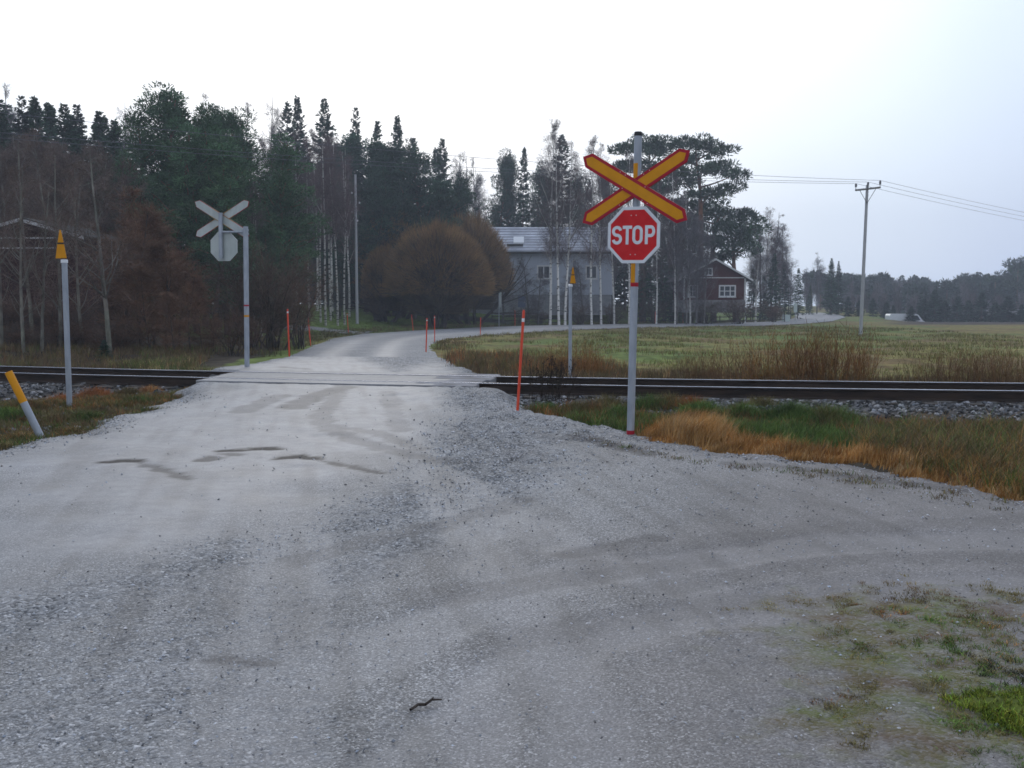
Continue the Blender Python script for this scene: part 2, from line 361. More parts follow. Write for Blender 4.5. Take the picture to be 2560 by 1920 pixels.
# ------------------------------------------------------------------ gravel road
def seg_dist(pts,x,y): return polydist(pts,x,y,closed=False)
rx=spaced(-7.5,6.5,0,.05,1.12,-55,55); ry=spaced(2.6,YC,0,.05,1.12,-25,YC)
ry=ry[ry<YC]; ry=np.append(ry,YC)
x,y,f=tensor(rx,ry); sd=roadsd(x,y)
keep=(sd[f]>-.55).all(1); f=f[keep]; use=np.unique(f); remap=-np.ones(len(x),int); remap[use]=np.arange(len(use)); f=remap[f]; x,y,sd=x[use],y[use],sd[use]
tt=trk(x,y); z=H(x,y)-.22*sstep(-sd,0,.6)-.10*(1-sstep(np.abs(tt),1.36,1.42))
def pz(l): return [tuple(at(a,b)[:2]) for a,b in l]
def zone(l,soft): return sstep(polydist(pz(l),x,y)+.35*snoise(x,y,1.1,6,5)*soft,-soft,soft)
pale=zone([(0,450),(207,384),(250,364),(300,352),(400,352),(470,384),(440,402),(425,440),(395,470),(330,500),(200,545),(0,590)],1.1)
stone=np.maximum.reduce([zone([(740,640),(830,596),(1024,585),(1024,768),(900,768),(790,730)],.5)*.55,
  zone([(440,430),(480,405),(540,425),(565,455),(540,485),(510,505),(440,520),(330,540),(200,572),(60,622),(0,650),(0,607),(200,556),(350,512),(420,478)],.45),
  zone([(440,385),(492,388),(520,412),(620,436),(600,446),(520,430),(455,410)],.25)*.9,
  zone([(500,470),(540,480),(430,550),(330,600),(240,640),(230,610),(380,540)],.25)*.8,
  zone([(0,640),(300,590),(330,640),(250,768),(0,768)],.9)*.5,
  zone([(345,340),(425,340),(430,362),(400,372),(365,362)],.5)*.9,
  sstep(-sd,-.35,.1)*.9])
mud=np.zeros(len(x))
def stroke(l,wd,amt,soft=1.6):
    global mud
    d=seg_dist(pz(l),x,y)+.02*snoise(x,y,.12,6,3); d=d+.035*snoise(x,y,.22,6,8); mud=np.maximum(mud,amt*(1-sstep(d,wd,wd*soft+.02)))
stroke([(285,458),(300,456.5),(312,458)],.085,1.0); stroke([(312,458),(340,465),(380,473)],.045,.8)
stroke([(108,463),(120,461),(133,461)],.075,1.0); stroke([(133,461),(160,470),(188,479)],.05,.7)
stroke([(227,450.5),(240,450)],.085,1.0); stroke([(255,448.5),(272,448.5)],.085,1.0); stroke([(205,461),(210,458)],.07,.8); stroke([(228,454.5),(238,455)],.07,.7)
stroke([(218,661),(240,660),(260,660)],.045,.55)
stroke([(353,376),(330,405),(320,417),(327,428),(355,440),(400,452),(450,462)],.10,.42); stroke([(292,407),(320,394),(345,387)],.16,.6)
stroke([(335,427),(372,432),(420,448)],.09,.4); stroke([(240,412),(280,396)],.14,.45); stroke([(388,392),(395,418),(402,430)],.10,.34)
stroke([(520,500),(420,530),(300,560)],.10,.30); stroke([(700,560),(560,580),(420,600)],.12,.28); stroke([(660,540),(600,548),(560,556)],.08,.45)
stroke([(1024,520),(800,530),(600,560)],.10,.22); stroke([(1024,560),(850,560),(650,590)],.09,.22); stroke([(760,600),(600,620),(480,650)],.1,.2)
stroke([(575,436),(600,443),(625,449),(650,455)],.09,.6); stroke([(735,464),(790,468),(860,478),(950,490)],.08,.45)
stroke([(255,381),(290,380)],.06,.7); stroke([(390,363),(412,364)],.06,.6); stroke([(282,367),(306,369)],.10,.5)
g_=.5*snoise(x+.2*y,y*.12+x*.02,.25,7,13)
moss=zone([(760,640),(830,600),(900,598),(1024,590),(1024,768),(900,768),(800,730),(790,690)],.35)
def band(l,wd): return 1-sstep(seg_dist(pz(l),x,y)+.05*snoise(x,y,.7,5,6),wd,wd*1.8)
trkm=np.maximum.reduce([band([(300,470),(290,540),(272,620),(245,768)],.20),band([(330,436),(420,462),(560,545),(800,620)],.16),band([(1024,540),(800,545),(560,575),(300,680),(200,768)],.17),band([(1024,585),(780,600),(560,640),(420,768)],.17),band([(400,395),(405,430),(430,480),(520,600),(600,768)],.14)])
stone=stone*(1-.8*trkm); pale=np.maximum(pale,.45*trkm)
damp_shade=sstep(x-.25*(y-6)+.5*snoise(x,y,2,5,8),-.8,2.5)  # damp tone toward the right, deepened to paint in the light falloff
c4=lambda a,b,c:np.stack([a,b,c,np.ones_like(a)],1)
z=z-.014*trkm*(sd>.1)+.018*stone*snoise(x,y,.16,6,2)*(sd>.1)+.006*snoise(x,y,.45,6,12)-.006*mud*(sd>.1)
n_near=len(x); gR=G(); gR.add(np.stack([x,y,z],1),f)
# far ribbon
def resample(P,n):
    P=np.asarray(P); s=np.concatenate([[0],np.cumsum(np.hypot(*np.diff(P,axis=0).T))]); q=np.linspace(0,s[-1],n)
    return np.stack([np.interp(q,s,P[:,0]),np.interp(q,s,P[:,1])],1)
def pairup(Lp,Rp,n,k):                              # matched points on both edges
    a=resample(Lp,n); b=resample(Rp,n); t=np.linspace(-.06,1.06,k)
    return a[:,None]*(1-t)[None,:,None]+b[:,None]*t[None,:,None]
n_,k_=220,17; Pg=pairup(RL,RR,n_,k_).reshape(-1,2)
fx,fy=Pg[:,0],Pg[:,1]; tl=np.tile(np.linspace(-.06,1.06,k_),n_)
fz=H(fx,fy)-.03+np.interp(fy,[32,60,90],[.05,.10,.16])*np.clip((fy-YC+.3)/2.5,0,1)-.09*sstep(np.abs(tl-.5),.44,.56)
i=np.arange(n_-1)[:,None]*k_+np.arange(k_-1)[None]; gR.add(np.stack([fx,fy,fz],1),np.stack([i,i+1,i+1+k_,i+k_],-1).reshape(-1,4)[:,::-1])
wheel=np.exp(-((tl-.28)/.10)**2)+np.exp(-((tl-.68)/.10)**2)
fs=np.clip(.95-wheel*1.1,0,1)*np.interp(fy,[30,60,90],[1,.5,.2]); zero=np.zeros(len(fx))
zn=np.concatenate([c4(stone,mud,moss),c4(fs,zero,zero)]); zn2=np.concatenate([c4(pale,damp_shade,np.clip(g_+.5,0,1)),c4((.45+.55*wheel).clip(0,1),zero,zero+.62)])
def road_material():
    m=bpy.data.materials.new('packed_gravel'); m.use_nodes=True; t=m.node_tree; n=t.nodes; l=t.links; p=n['Principled BSDF']
    geo=n.new('ShaderNodeNewGeometry')
    def at_(nm):
        a=n.new('ShaderNodeAttribute'); a.attribute_name=nm; s=n.new('ShaderNodeSeparateColor'); l.new(a.outputs['Color'],s.inputs[0]); return s.outputs
    z1,z2=at_('zone'),at_('wear_shade')
    def vor(s,feat='F1'):
        v=n.new('ShaderNodeTexVoronoi'); v.inputs['Scale'].default_value=s; v.feature=feat; l.new(geo.outputs['Position'],v.inputs['Vector']); return v
    def noise(s,d=5):
        v=n.new('ShaderNodeTexNoise'); v.inputs['Scale'].default_value=s; v.inputs['Detail'].default_value=d; l.new(geo.outputs['Position'],v.inputs['Vector']); return v.outputs['Fac']
    def math_(op,a,b,c=None):
        q=n.new('ShaderNodeMath'); q.operation=op
        for k,v in enumerate((a,b,c)):
            if v is None: continue
            if isinstance(v,(int,float)): q.inputs[k].default_value=v
            else: l.new(v,q.inputs[k])
        return q.outputs[0]
    def ramp(fac,stops):
        r=n.new('ShaderNodeValToRGB'); l.new(fac,r.inputs[0]); e=r.color_ramp.elements
        e[0].position,e[0].color=stops[0][0],(*stops[0][1],1); e[1].position,e[1].color=stops[-1][0],(*stops[-1][1],1)
        for q,c in stops[1:-1]: w_=e.new(q); w_.color=(*c,1)
        return r.outputs[0]
    def mixc(f_,a,b,mode='MIX'):
        q=n.new('ShaderNodeMixRGB'); q.blend_type=mode
        if isinstance(f_,(int,float)): q.inputs[0].default_value=f_
        else: l.new(f_,q.inputs[0])
        for k,v in ((1,a),(2,b)):
            if isinstance(v,tuple): q.inputs[k].default_value=(*v,1)
            else: l.new(v,q.inputs[k])
        return q.outputs[0]
    v1=vor(62); v2=vor(130); v3=vor(28)
    sep=n.new('ShaderNodeSeparateColor'); l.new(v1.outputs['Color'],sep.inputs[0])
    sep2=n.new('ShaderNodeSeparateColor'); l.new(v2.outputs['Color'],sep2.inputs[0])
    coarse=ramp(sep.outputs[0],[(0,(.045,.05,.056)),(.35,(.15,.155,.16)),(.7,(.26,.265,.27)),(.92,(.40,.405,.41)),(1,(.70,.70,.70))])
    fine=ramp(sep2.outputs[0],[(0,(.10,.10,.10)),(.5,(.22,.217,.212)),(.8,(.30,.297,.29)),(.95,(.46,.455,.45)),(1,(.68,.67,.66))])
    sand=ramp(noise(7,8),[(.3,(.235,.235,.242)),(.7,(.305,.305,.312))])
    base=mixc(math_('MULTIPLY',z2[0],.80),fine,sand)
    big=noise(.9,6); mask=math_('SUBTRACT',noise(14,6),.5)
    stn=math_('ADD',z1[0],math_('MULTIPLY',mask,2.2)); stn=math_('MULTIPLY',stn,math_('GREATER_THAN',z1[0],.03))
    sc_=n.new('ShaderNodeClamp'); l.new(stn,sc_.inputs[0]); stn=sc_.outputs[0]
    base=mixc(math_('MULTIPLY',stn,.9),base,coarse)
    base=mixc(math_('MULTIPLY',z2[1],.58),base,(.178,.155,.138))  # browner right side: damp stain plus dimmer light put into the base colour
    streak=ramp(z2[2],[(0,(.78,.77,.76)),(.5,(1,1,1)),(1,(1.06,1.06,1.07))]); base=mixc(.8,base,streak,'MULTIPLY')
    base=mixc(1,base,ramp(big,[(.3,(.86,.85,.84)),(.7,(1.08,1.08,1.09))]),'MULTIPLY')
    base=mixc(math_('MULTIPLY',z1[1],.95),base,ramp(noise(40,4),[(.3,(.045,.04,.036)),(.7,(.095,.085,.078))]))
    mz=math_('ADD',math_('MULTIPLY',z1[2],1.25),math_('MULTIPLY',math_('SUBTRACT',noise(5,8),.5),3.2)); mz=math_('SUBTRACT',mz,.32); mz=math_('MULTIPLY',mz,math_('GREATER_THAN',z1[2],.02)); mz=math_('MULTIPLY',mz,math_('ADD',.35,math_('MULTIPLY',sep.outputs[1],.9)))
    mc=n.new('ShaderNodeClamp'); l.new(mz,mc.inputs[0])
    base=mixc(math_('MULTIPLY',mc.outputs[0],.93),base,ramp(noise(3.3,4),[(.32,(.10,.062,.03)),(.47,(.115,.100,.032)),(.62,(.105,.125,.022)),(.75,(.05,.048,.028))]))
    l.new(base,p.inputs['Base Color'])
    rr=ramp(math_('MULTIPLY_ADD',z2[0],-.14,math_('MULTIPLY_ADD',stn,.1,.72)),[(0,(0,0,0)),(1,(1,1,1))]); l.new(rr,p.inputs['Roughness'])
    l.new(math_('MULTIPLY_ADD',z1[1],-.34,.36),p.inputs['Specular IOR Level'])
    hgt=math_('MULTIPLY',math_('SUBTRACT',1,v1.outputs['Distance']),math_('MULTIPLY_ADD',stn,1,.10))
    hgt=math_('ADD',hgt,math_('MULTIPLY',math_('SUBTRACT',1,v2.outputs['Distance']),math_('MULTIPLY_ADD',z2[0],-.2,.32)))
    hgt=math_('ADD',hgt,math_('MULTIPLY',noise(10,6),.5))
    b=n.new('ShaderNodeBump'); b.inputs['Strength'].default_value=.75; b.inputs['Distance'].default_value=.012; l.new(hgt,b.inputs['Height']); l.new(b.outputs[0],p.inputs['Normal'])
    return m
M_road=road_material()
road=tag(build('gravel_road',gR,M_road,smooth=True,extra={'zone':zn,'wear_shade':zn2}),kind='structure',label='pale packed gravel road over the crossing')

# side drive on the lawn
dl=resample([tuple(at(292,330)[:2]),tuple(at(301,327.4)[:2]),tuple(at(325,330.2)[:2]),tuple(at(345,332.6)[:2]),tuple(at(372,333.6)[:2])],40)
g=G(); dd=norm(np.gradient(dl,axis=0)); pn=np.stack([-dd[:,1],dd[:,0]],1); rows=[]
for q in (-1.5,-1,0,1,1.5):
    P=dl+pn*q; rows.append(np.stack([P[:,0],P[:,1],Hg(P[:,0],P[:,1])+.05-(.15 if abs(q)>1.2 else 0)],1))
V=np.stack(rows,1).reshape(-1,3); i=np.arange(39)[:,None]*5+np.arange(4)[None]; g.add(V,np.stack([i,i+1,i+6,i+5],-1).reshape(-1,4))
o=np.ones(len(V)); path=tag(build('driveway_path',g,M_road,smooth=True,extra={'zone':c4(o*.7,o*0,o*0),'wear_shade':c4(o*.3,o*.3,o*.5)}),kind='structure',label='gravel drive branching over the lawn')

# ------------------------------------------------------------------ stones
def ico():
    p=(1+5**.5)/2
    v=norm(A(*[(-1,p,0),(1,p,0),(-1,-p,0),(1,-p,0),(0,-1,p),(0,1,p),(0,-1,-p),(0,1,-p),(p,0,-1),(p,0,1),(-p,0,-1),(-p,0,1)]).reshape(-1,3))
    f=[(0,11,5),(0,5,1),(0,1,7),(0,7,10),(0,10,11),(1,5,9),(5,11,4),(11,10,2),(10,7,6),(7,1,8),(3,9,4),(3,4,2),(3,2,6),(3,6,8),(3,8,9),(4,9,5),(2,4,11),(6,2,10),(8,6,7),(9,8,1)]
    return v,np.array(f)
OCT=(A(*[(1,0,0),(-1,0,0),(0,1,0),(0,-1,0),(0,0,1),(0,0,-1)]).reshape(-1,3),np.array([(0,2,4),(2,1,4),(1,3,4),(3,0,4),(2,0,5),(1,2,5),(3,1,5),(0,3,5)]))
def stones(g,P,size,cols,shape,flat=.6,jit=.25):
    v,f=shape; n=len(P); k=len(v)
    vv=v[None]*(1+rng.uniform(-jit,jit,(n,k,1)))*size[:,None,None]*rng.uniform(.65,1.25,(n,1,3)); vv[:,:,2]*=flat
    a=rng.uniform(0,6.28,n); c,s=np.cos(a)[:,None],np.sin(a)[:,None]
    X=vv[:,:,0]*c-vv[:,:,1]*s; Y=vv[:,:,0]*s+vv[:,:,1]*c
    tl_=rng.normal(0,.35,(n,1)); Zz=vv[:,:,2]+X*tl_
    V=np.stack([X,Y,Zz],-1)+P[:,None]
    g.add(V.reshape(-1,3),(f[None]+(np.arange(n)*k)[:,None,None]).reshape(-1,3),np.repeat(cols,k,0))
def greycols(n,lo,hi,warm=.02,p=1.6):
    b=lo+(hi-lo)*rng.uniform(0,1,n)**p; w_=rng.normal(0,warm,n); return np.clip(np.stack([b*(1+w_),b,b*(1-w_*1.2+.03)],1),.01,.9)
n=17000; bx=rng.uniform(-24,22,n); bt=np.where(rng.random(n)<.72,rng.uniform(-2.9,-.95,n),rng.uniform(-.6,2.3,n))
k=np.sqrt(1+yslope(bx)**2); by=yn(bx)+.8*k+bt*k; ok=(roadsd(bx,by)<-.05); bx,by,bt=bx[ok],by[ok],bt[ok]
ok=rng.random(len(bx))<np.where((bx<-4.5)&(bx>-8.2)&(bt<-1),.25,1)*np.where(bt<-2.2,.5,1); bx,by=bx[ok],by[ok]
g=G(); sz=rng.uniform(.018,.046,len(bx))*np.where(rng.random(len(bx))<.1,1.5,1)
stones(g,np.stack([bx,by,Hg(bx,by)+.012],1),sz,greycols(len(bx),.025,.32,.03,2.2),ico(),.7)
tag(build('ballast_stones',g,M_stone),'grey crushed rock ballast along the railway',kind='stuff')
g=G()
n=42000; u=rng.uniform(0,1,n)**.6; yy_=3.0+13*u**1.3; xx_=rng.uniform(-.56,.56,n)*yy_
s_=roadsd(xx_,yy_); x,y=xx_,yy_
st=np.maximum.reduce([zone([(440,430),(480,405),(540,425),(565,455),(540,485),(510,505),(440,520),(330,540),(200,572),(60,622),(0,650),(0,607),(200,556),(350,512),(420,478)],.45),zone([(440,385),(492,388),(520,412),(620,436),(600,446),(520,430),(455,410)],.25),zone([(0,640),(300,590),(330,640),(250,768),(0,768)],.7)*.6,sstep(-s_,-.5,0)])
pl=zone([(0,450),(207,384),(250,364),(400,352),(470,384),(440,402),(425,440),(395,470),(330,500),(200,545),(0,590)],.5)
ok=(s_>-.12)&(rng.random(n)<np.clip(st*.9+.22-.25*pl,.02,1)); X,Y=xx_[ok],yy_[ok]
sz=rng.uniform(.0035,.0085,len(X))*(1+.5*(rng.random(len(X))<.06))*np.clip(Y/6,1,1.7)
stones(g,np.stack([X,Y,H(X,Y)+sz*.25-.22*sstep(-s_[ok],0,.6)],1),sz,greycols(len(X),.09,.6,.05,1.2),OCT,.65)
tag(build('loose_gravel',g,M_stone),'loose chippings scattered on the gravel road',kind='stuff')

# ------------------------------------------------------------------ railway track
xs=np.arange(-45,45.01,.5); m_=yslope(xs); kk=np.sqrt(1+m_**2); nn=np.stack([-m_/kk,1/kk],1)
C0=np.stack([xs,yn(xs)],1)+nn*.8; S0=np.concatenate([[0],np.cumsum(np.hypot(*np.diff(C0,axis=0).T))])
def tp(s,t,z):
    s=np.asarray(s,float); px=np.interp(s,S0,C0[:,0]); py=np.interp(s,S0,C0[:,1]); nx=np.interp(s,S0,nn[:,0]); ny=np.interp(s,S0,nn[:,1])
    return np.stack([px+nx*t,py+ny*t,np.broadcast_to(z,px.shape)],-1)
def sweep(g,prof,s0,s1,n,mis=None,colr=(.5,.5,.5)):
    s=np.linspace(s0,s1,n); k=len(prof); V=np.stack([tp(s,t,z) for t,z in prof],1)
    for j in range(k):
        j2=(j+1)%k; i=np.arange(n-1); fc=np.stack([i*k+j,(i+1)*k+j,(i+1)*k+j2,i*k+j2],1)
        g.add(V.reshape(-1,3),fc[:,::-1],colr,mis[j] if mis else 0)
    g.poly(V[0]); g.poly(V[-1][::-1])
def s_of(xv): return float(np.interp(xv,C0[:,0],S0))
track=empty('railway_track',tuple(tp(s_of(0),0,0)),'single railway track with rusty rails on dark sleepers running across the road','railway track')
iv=Matrix.Translation(-track.location)
def under(o,root): o.parent=root; o.matrix_parent_inverse=Matrix.Translation(-Vector(root.location)); return o
for t0 in (-.797,.797):
    g=G(); zb=RT-.172
    prof=[(-.075,zb),(.075,zb),(.075,zb+.012),(.012,zb+.03),(.010,RT-.045),(.036,RT-.034),(.036,RT-.006),(.028,RT),(-.028,RT),(-.036,RT-.006),(-.036,RT-.034),(-.010,RT-.045),(-.012,zb+.03),(-.075,zb+.012)]
    mis=[0]*14; mis[6]=mis[7]=mis[8]=1
    sweep(g,[(t0+a,b) for a,b in prof],0,S0[-1],180,mis)
    under(build('rail',g,[M_railside,M_railtop]),track)
gs=G(); gs.box(-.12,.12,-1.3,1.3,-.14,.028)
for sx in (-1,1): gs.box(-.09,.09,sx*.797-.17,sx*.797+.17,.028,.040)
slm=build('sleeper',gs,M_sleeper,link=False)
ss=np.arange(s_of(-19.5),s_of(16.5),.62)
for i_,s in enumerate(ss):
    P=tp(s,0,0); Q=tp(s+.1,0,0); d=slm if i_==0 else slm.copy(); COL.objects.link(d)
    d.parent=track; d.location=Vector(P)-Vector(track.location); d.rotation_euler=(0,0,math.atan2(Q[1]-P[1],Q[0]-P[0]))
deck=empty('crossing_deck',tuple(tp(s_of(-3.2),0,RT-.1)),'dusty timber plank deck between and beside the rails where the road crosses','crossing deck')
sa,sb=s_of(-5.3),s_of(-.42)
for t0,t1,e0,e1 in ((-1.40,-1.13,.05,.12),(-1.122,-.862,.0,.05),(-.68,-.365,-.15,.02),(-.357,-.01,-.22,-.03),(-.002,.345,-.34,.04),(.353,.68,-.4,-.02),(.862,1.12,-.55,-.04),(1.128,1.40,-.6,-.12)):
    g=G(); pf=[(t0,RT-.11),(t1,RT-.11),(t1,RT-.016),(t1-.012,RT-.006),(t0+.012,RT-.006),(t0,RT-.016)]; bare=rng.uniform(.5,1.1); sweep(g,pf,sa+e0,sb+e1-bare,12); sweep(g,pf,sb+e1-bare,sb+e1,4,[1]*6)
    oo=np.ones(g.n); under(build('plank',g,[M_road,M_plank],extra={'zone':c4(oo*rng.uniform(.0,.25),oo*rng.uniform(0,.25),oo*0),'wear_shade':c4(oo*.95,oo*0,oo*rng.uniform(.2,.7))}),deck)

# ------------------------------------------------------------------ signs
def arm_pts(Lh,wd,inset=0):
    h=wd/2-inset; l=Lh-inset*1.41; t=Lh-wd/2-inset*.41
    return [(-l,0),(-t,-h),(t,-h),(l,0),(t,h),(-t,h)]
def rot2(P,a): c,s=math.cos(a),math.sin(a); return [(x*c-z*s,x*s+z*c) for x,z in P]
def crossbuck(root,zc,ang,yfront,x0=0):
    for sgn,yf in ((-1,yfront),(1,yfront+.022)):      # front board falls to the right, rear board rises
        a=sgn*ang; sh=lambda P:[(x+x0,z+zc) for x,z in rot2(P,a)]
        g=G(); g.prism(sh(arm_pts(.75,.178)),yf,yf+.018,mi=0)
        g.add([(x,yf-.0015,z) for x,z in sh(arm_pts(.75,.178,.034))],[[0,1,2,3,4,5]],mi=1)
        g.add([(x,yf+.0195,z) for x,z in sh(arm_pts(.748,.172,.006))],[[5,4,3,2,1,0]],mi=2)
        for e_ in (-1,1):                              # folded edge at the back near the pole
            P=sh([(-.30,e_*.084-.005),(.30,e_*.084-.005),(.30,e_*.084+.005),(-.30,e_*.084+.005)])
            g.prism(P,yf+.020,yf+.034,mi=3)
        arm=build('crossbuck_arm',g,[M_dred,M_yel,M_alu,M_rust],root)
        for qx,qz in (((-.24,.072),(-.165,.072),(.165,-.072),(.24,-.072),(-.12,-.072),(.12,.072)) if sgn<0 else ((-.25,-.072),(-.17,-.072),(.17,.072),(.25,.072))):
            if 1:
                (X_,Z_),=sh([(qx,qz)]); gr=G(); gr.tubes([(X_,yf-.006,Z_)],[(X_,yf+.001,Z_)],.0045,.005,8,cap=True); build('rivet',gr,M_rivet,arm)
def octo(h,c): return [(-c,-h),(c,-h),(h,-c),(h,c),(c,h),(-c,h),(-h,c),(-h,-c)]
def stroke_mesh(g,P,wd,y,closed=False,mi=0):
    P=np.asarray(P,float); n=len(P)
    d=np.roll(P,-1,0)-np.roll(P,1,0) if closed else np.gradient(P,axis=0)
    d=norm(d); nrm=np.stack([-d[:,1],d[:,0]],1)*wd/2
    a,b=P+nrm,P-nrm; V=[(p[0],y,p[1]) for p in a]+[(p[0],y,p[1]) for p in b]
    g.add(V,[(i,(i+1)%n,(i+1)%n+n,i+n) for i in range(n if closed else n-1)],mi=mi)
def stop_board(root,zc,yf,x0=0):
    h=.32; c=h*.43; sh=lambda P:[(x+x0,z+zc) for x,z in P]
    g=G(); g.prism(sh(octo(h,c)),yf,yf+.012,mi=0)
    g.add([(x,yf-.0015,z) for x,z in sh(octo(h-.036,c-.012))],[[0,1,2,3,4,5,6,7]],mi=1)
    g.add([(x,yf+.0135,z) for x,z in sh(octo(h-.004,c-.002))],[[7,6,5,4,3,2,1,0]],mi=2)
    brd=build('stop_board',g,[M_white,M_red,M_alu],root)
    g=G(); y=yf-.0035; s=.036; hh=.213
    def el(cx,cz,rx_,rz,a0,a1,n=20): return [(cx+rx_*math.cos(R(q)),cz+rz*math.sin(R(q))) for q in np.linspace(a0,a1,n)]
    rz=(hh-s)/4; cx=x0-.204; rx_=.064-s/2
    P=el(cx,zc+rz,rx_,rz,10,270)+el(cx,zc-rz,rx_,rz,90,-170)[1:]; stroke_mesh(g,P,s,y)
    tx=x0-.076; g.add([(tx-.058,y,zc+hh/2),(tx+.058,y,zc+hh/2),(tx+.058,y,zc+hh/2-s),(tx-.058,y,zc+hh/2-s)],[[0,3,2,1]])
    g.add([(tx-s/2,y,zc+hh/2-s),(tx+s/2,y,zc+hh/2-s),(tx+s/2,y,zc-hh/2),(tx-s/2,y,zc-hh/2)],[[0,3,2,1]])
    ox=x0+.051; ro=.064-s/2; zt=hh/2-s/2-ro
    stroke_mesh(g,el(ox,zc+zt,ro,ro,0,180,14)+el(ox,zc-zt,ro,ro,180,360,14),s,y,True)
    px_=x0+.142; g.add([(px_,y,zc-hh/2),(px_+s,y,zc-hh/2),(px_+s,y,zc+hh/2),(px_,y,zc+hh/2)],[[0,1,2,3]])
    rb=.050; zb=zc+hh/2-s/2-rb*.98
    stroke_mesh(g,[(px_+s,zb+rb*.98)]+el(px_+.071,zb,.034,rb*.98,90,-90,16)+[(px_+s,zb-rb*.98)],s,y)
    build('lettering',g,M_white,brd)
    for qz in (-.222,.222):
        for qx in (-.032,.028): gr=G(); gr.tubes([(x0+qx,yf-.006,zc+qz)],[(x0+qx,yf+.001,zc+qz)],.006,.007,8,cap=True); build('rivet',gr,M_rivet,brd)
b0=at(630.5,434); d0=b0[1]
root=empty('level_crossing_sign',tuple(b0),'yellow and red crossbuck above a red STOP octagon, on a grey pole','road sign',rot=(0,R(1.0),-R(30)))
sc1=d0/F                                             # metres per pixel at the pole
hz=lambda py:(434-py)*sc1
g=G(); g.lathe([(.044,-.3),(.044,hz(140)),(.0435,hz(138.6))],18,mi=0)
pole=build('pole',g,M_galv,root,smooth=True)
gg=G(); gg.lathe([(.046,hz(139.5)),(.046,hz(135.8)),(.040,hz(135.4))],18); build('pole_cap',gg,M_cap,pole)
for a,b in ((434.5,430.5),(286.5,282.5)):
    gg=G(); gg.lathe([(.0465,hz(a)),(.0465,hz(b))],18); build('red_band',gg,M_dred,pole)
for a,b in ((283,260),(181,166)):                   # yellow tape on the front of the pole
    gg=G(); th=np.linspace(R(218),R(300),8); V=[(.0460*math.cos(q),.0460*math.sin(q),zz) for zz in (hz(a),hz(b)) for q in th]
    gg.add(V,[(i,i+1,i+9,i+8) for i in range(7)]); build('yellow_tape',gg,M_yel,pole)
crossbuck(root,hz(190.2),R(30.4),-.092)
stop_board(root,hz(236),-.062)
for zz in (hz(215),hz(255),hz(183),hz(198)): g=G(); g.lathe([(.049,zz-.02),(.049,zz+.02)],16); g.box(-.03,.03,-.058,-.042,zz-.018,zz+.018); build('clamp',g,M_galv,root)

# crossing sign seen from behind
b1=pt(247,361.6,22.3); d1=b1[1]; q1=d1/F; h1=lambda py:(361.6-py)*q1
root=empty('level_crossing_sign',tuple(b1),'grey back of a crossbuck and octagon hung beside a pole, beyond the rails','road sign',rot=(0,-R(.7),R(168)))
g=G(); g.lathe([(.055,-.3),(.055,h1(228.5)),(.052,h1(227.6))],18); p1=build('pole',g,M_galv,root,smooth=True)
for py_,mm,wd in ((305.6,M_dred,.8),(316,M_yel,1.0)):
    gg=G(); gg.lathe([(.0565,h1(py_+wd)),(.0565,h1(py_-wd))],18); build('painted_band',gg,mm,p1)
for py_ in (231.2,234.7): gg=G(); gg.lathe([(.066,h1(py_+1)),(.066,h1(py_-1))],16); gg.box(.04,.10,-.012,.012,h1(py_+.8),h1(py_-.8)); build('clamp',gg,M_galv,p1)
ox=(246-219)*q1
g=G(); g.tubes([(.0,-.0,h1(232.8))],[(ox,0,h1(233.0))],.026,.026,10,cap=True); build('bracket_arm',g,M_galv,root)
g=G(); g.lathe([(.045,h1(259)),(.045,h1(214.5)),(.042,h1(214))],14,o=(ox,0,0)); p2=build('hanger_pole',g,M_galv,root,smooth=True)
for py_ in (237,256.5,214.8): gg=G(); gg.lathe([(.054,h1(py_+.7)),(.054,h1(py_-.7))],14,o=(ox,0,0)); build('clamp',gg,M_galv,p2)
crossbuck(root,h1(219.6),R(30.4),-.095,ox)
stop_board(root,h1(247),-.064,ox-.045)

# cable marker posts with tall yellow triangles
def marker(px,py,top,side,wd,label,base=None,tip=None,rad=.040):
    b=base if base is not None else at(px,py,Hg); q=b[1]/F; hp=(py-top)*q
    r=empty('marker_post',tuple(b),label,'marker post',group='triangle marker posts by the track')
    g=G(); g.lathe([(rad,-.3),(rad,hp-.01)],16); p=build('pole',g,M_galv,r,smooth=True)
    gg=G(); gg.lathe([(rad+.01,hp-.045),(rad+.01,hp),(.03,hp+.005)],16); build('collar',gg,M_band,p)
    gg=G(); gg.box(-.03+side*.3,.05+side*.3,-.012,.012,hp+.004,hp+.022); build('bracket',gg,M_cap,r)
    z0=hp+.02; hh=tip*q; w_=wd*q/2
    edge=lambda t:w_*(1-t)**.9+.008
    g=G()
    for a_,b_,mi in ((0,.50,0),(.50,.56,1),(.56,1,0)):
        g.prism([(side-edge(a_),z0+hh*a_),(side+edge(a_),z0+hh*a_),(side+edge(b_),z0+hh*b_),(side-edge(b_),z0+hh*b_)],-.006,.006,mi=mi)
    build('triangle_plate',g,[M_yel,M_cap],r); return r
marker(69.6,409,260,-.045,9.8,'grey post with a tall yellow triangle, nearer one, left of the road before the rails',tip=28)
bb=gp(570.2,20.4); marker(570.2,303.2+(CAMZ-bb[2])*F/bb[1],284.5,.048,5.0,'grey post with a tall yellow triangle beyond the rails, left of the STOP sign',base=bb,tip=16,rad=.035)

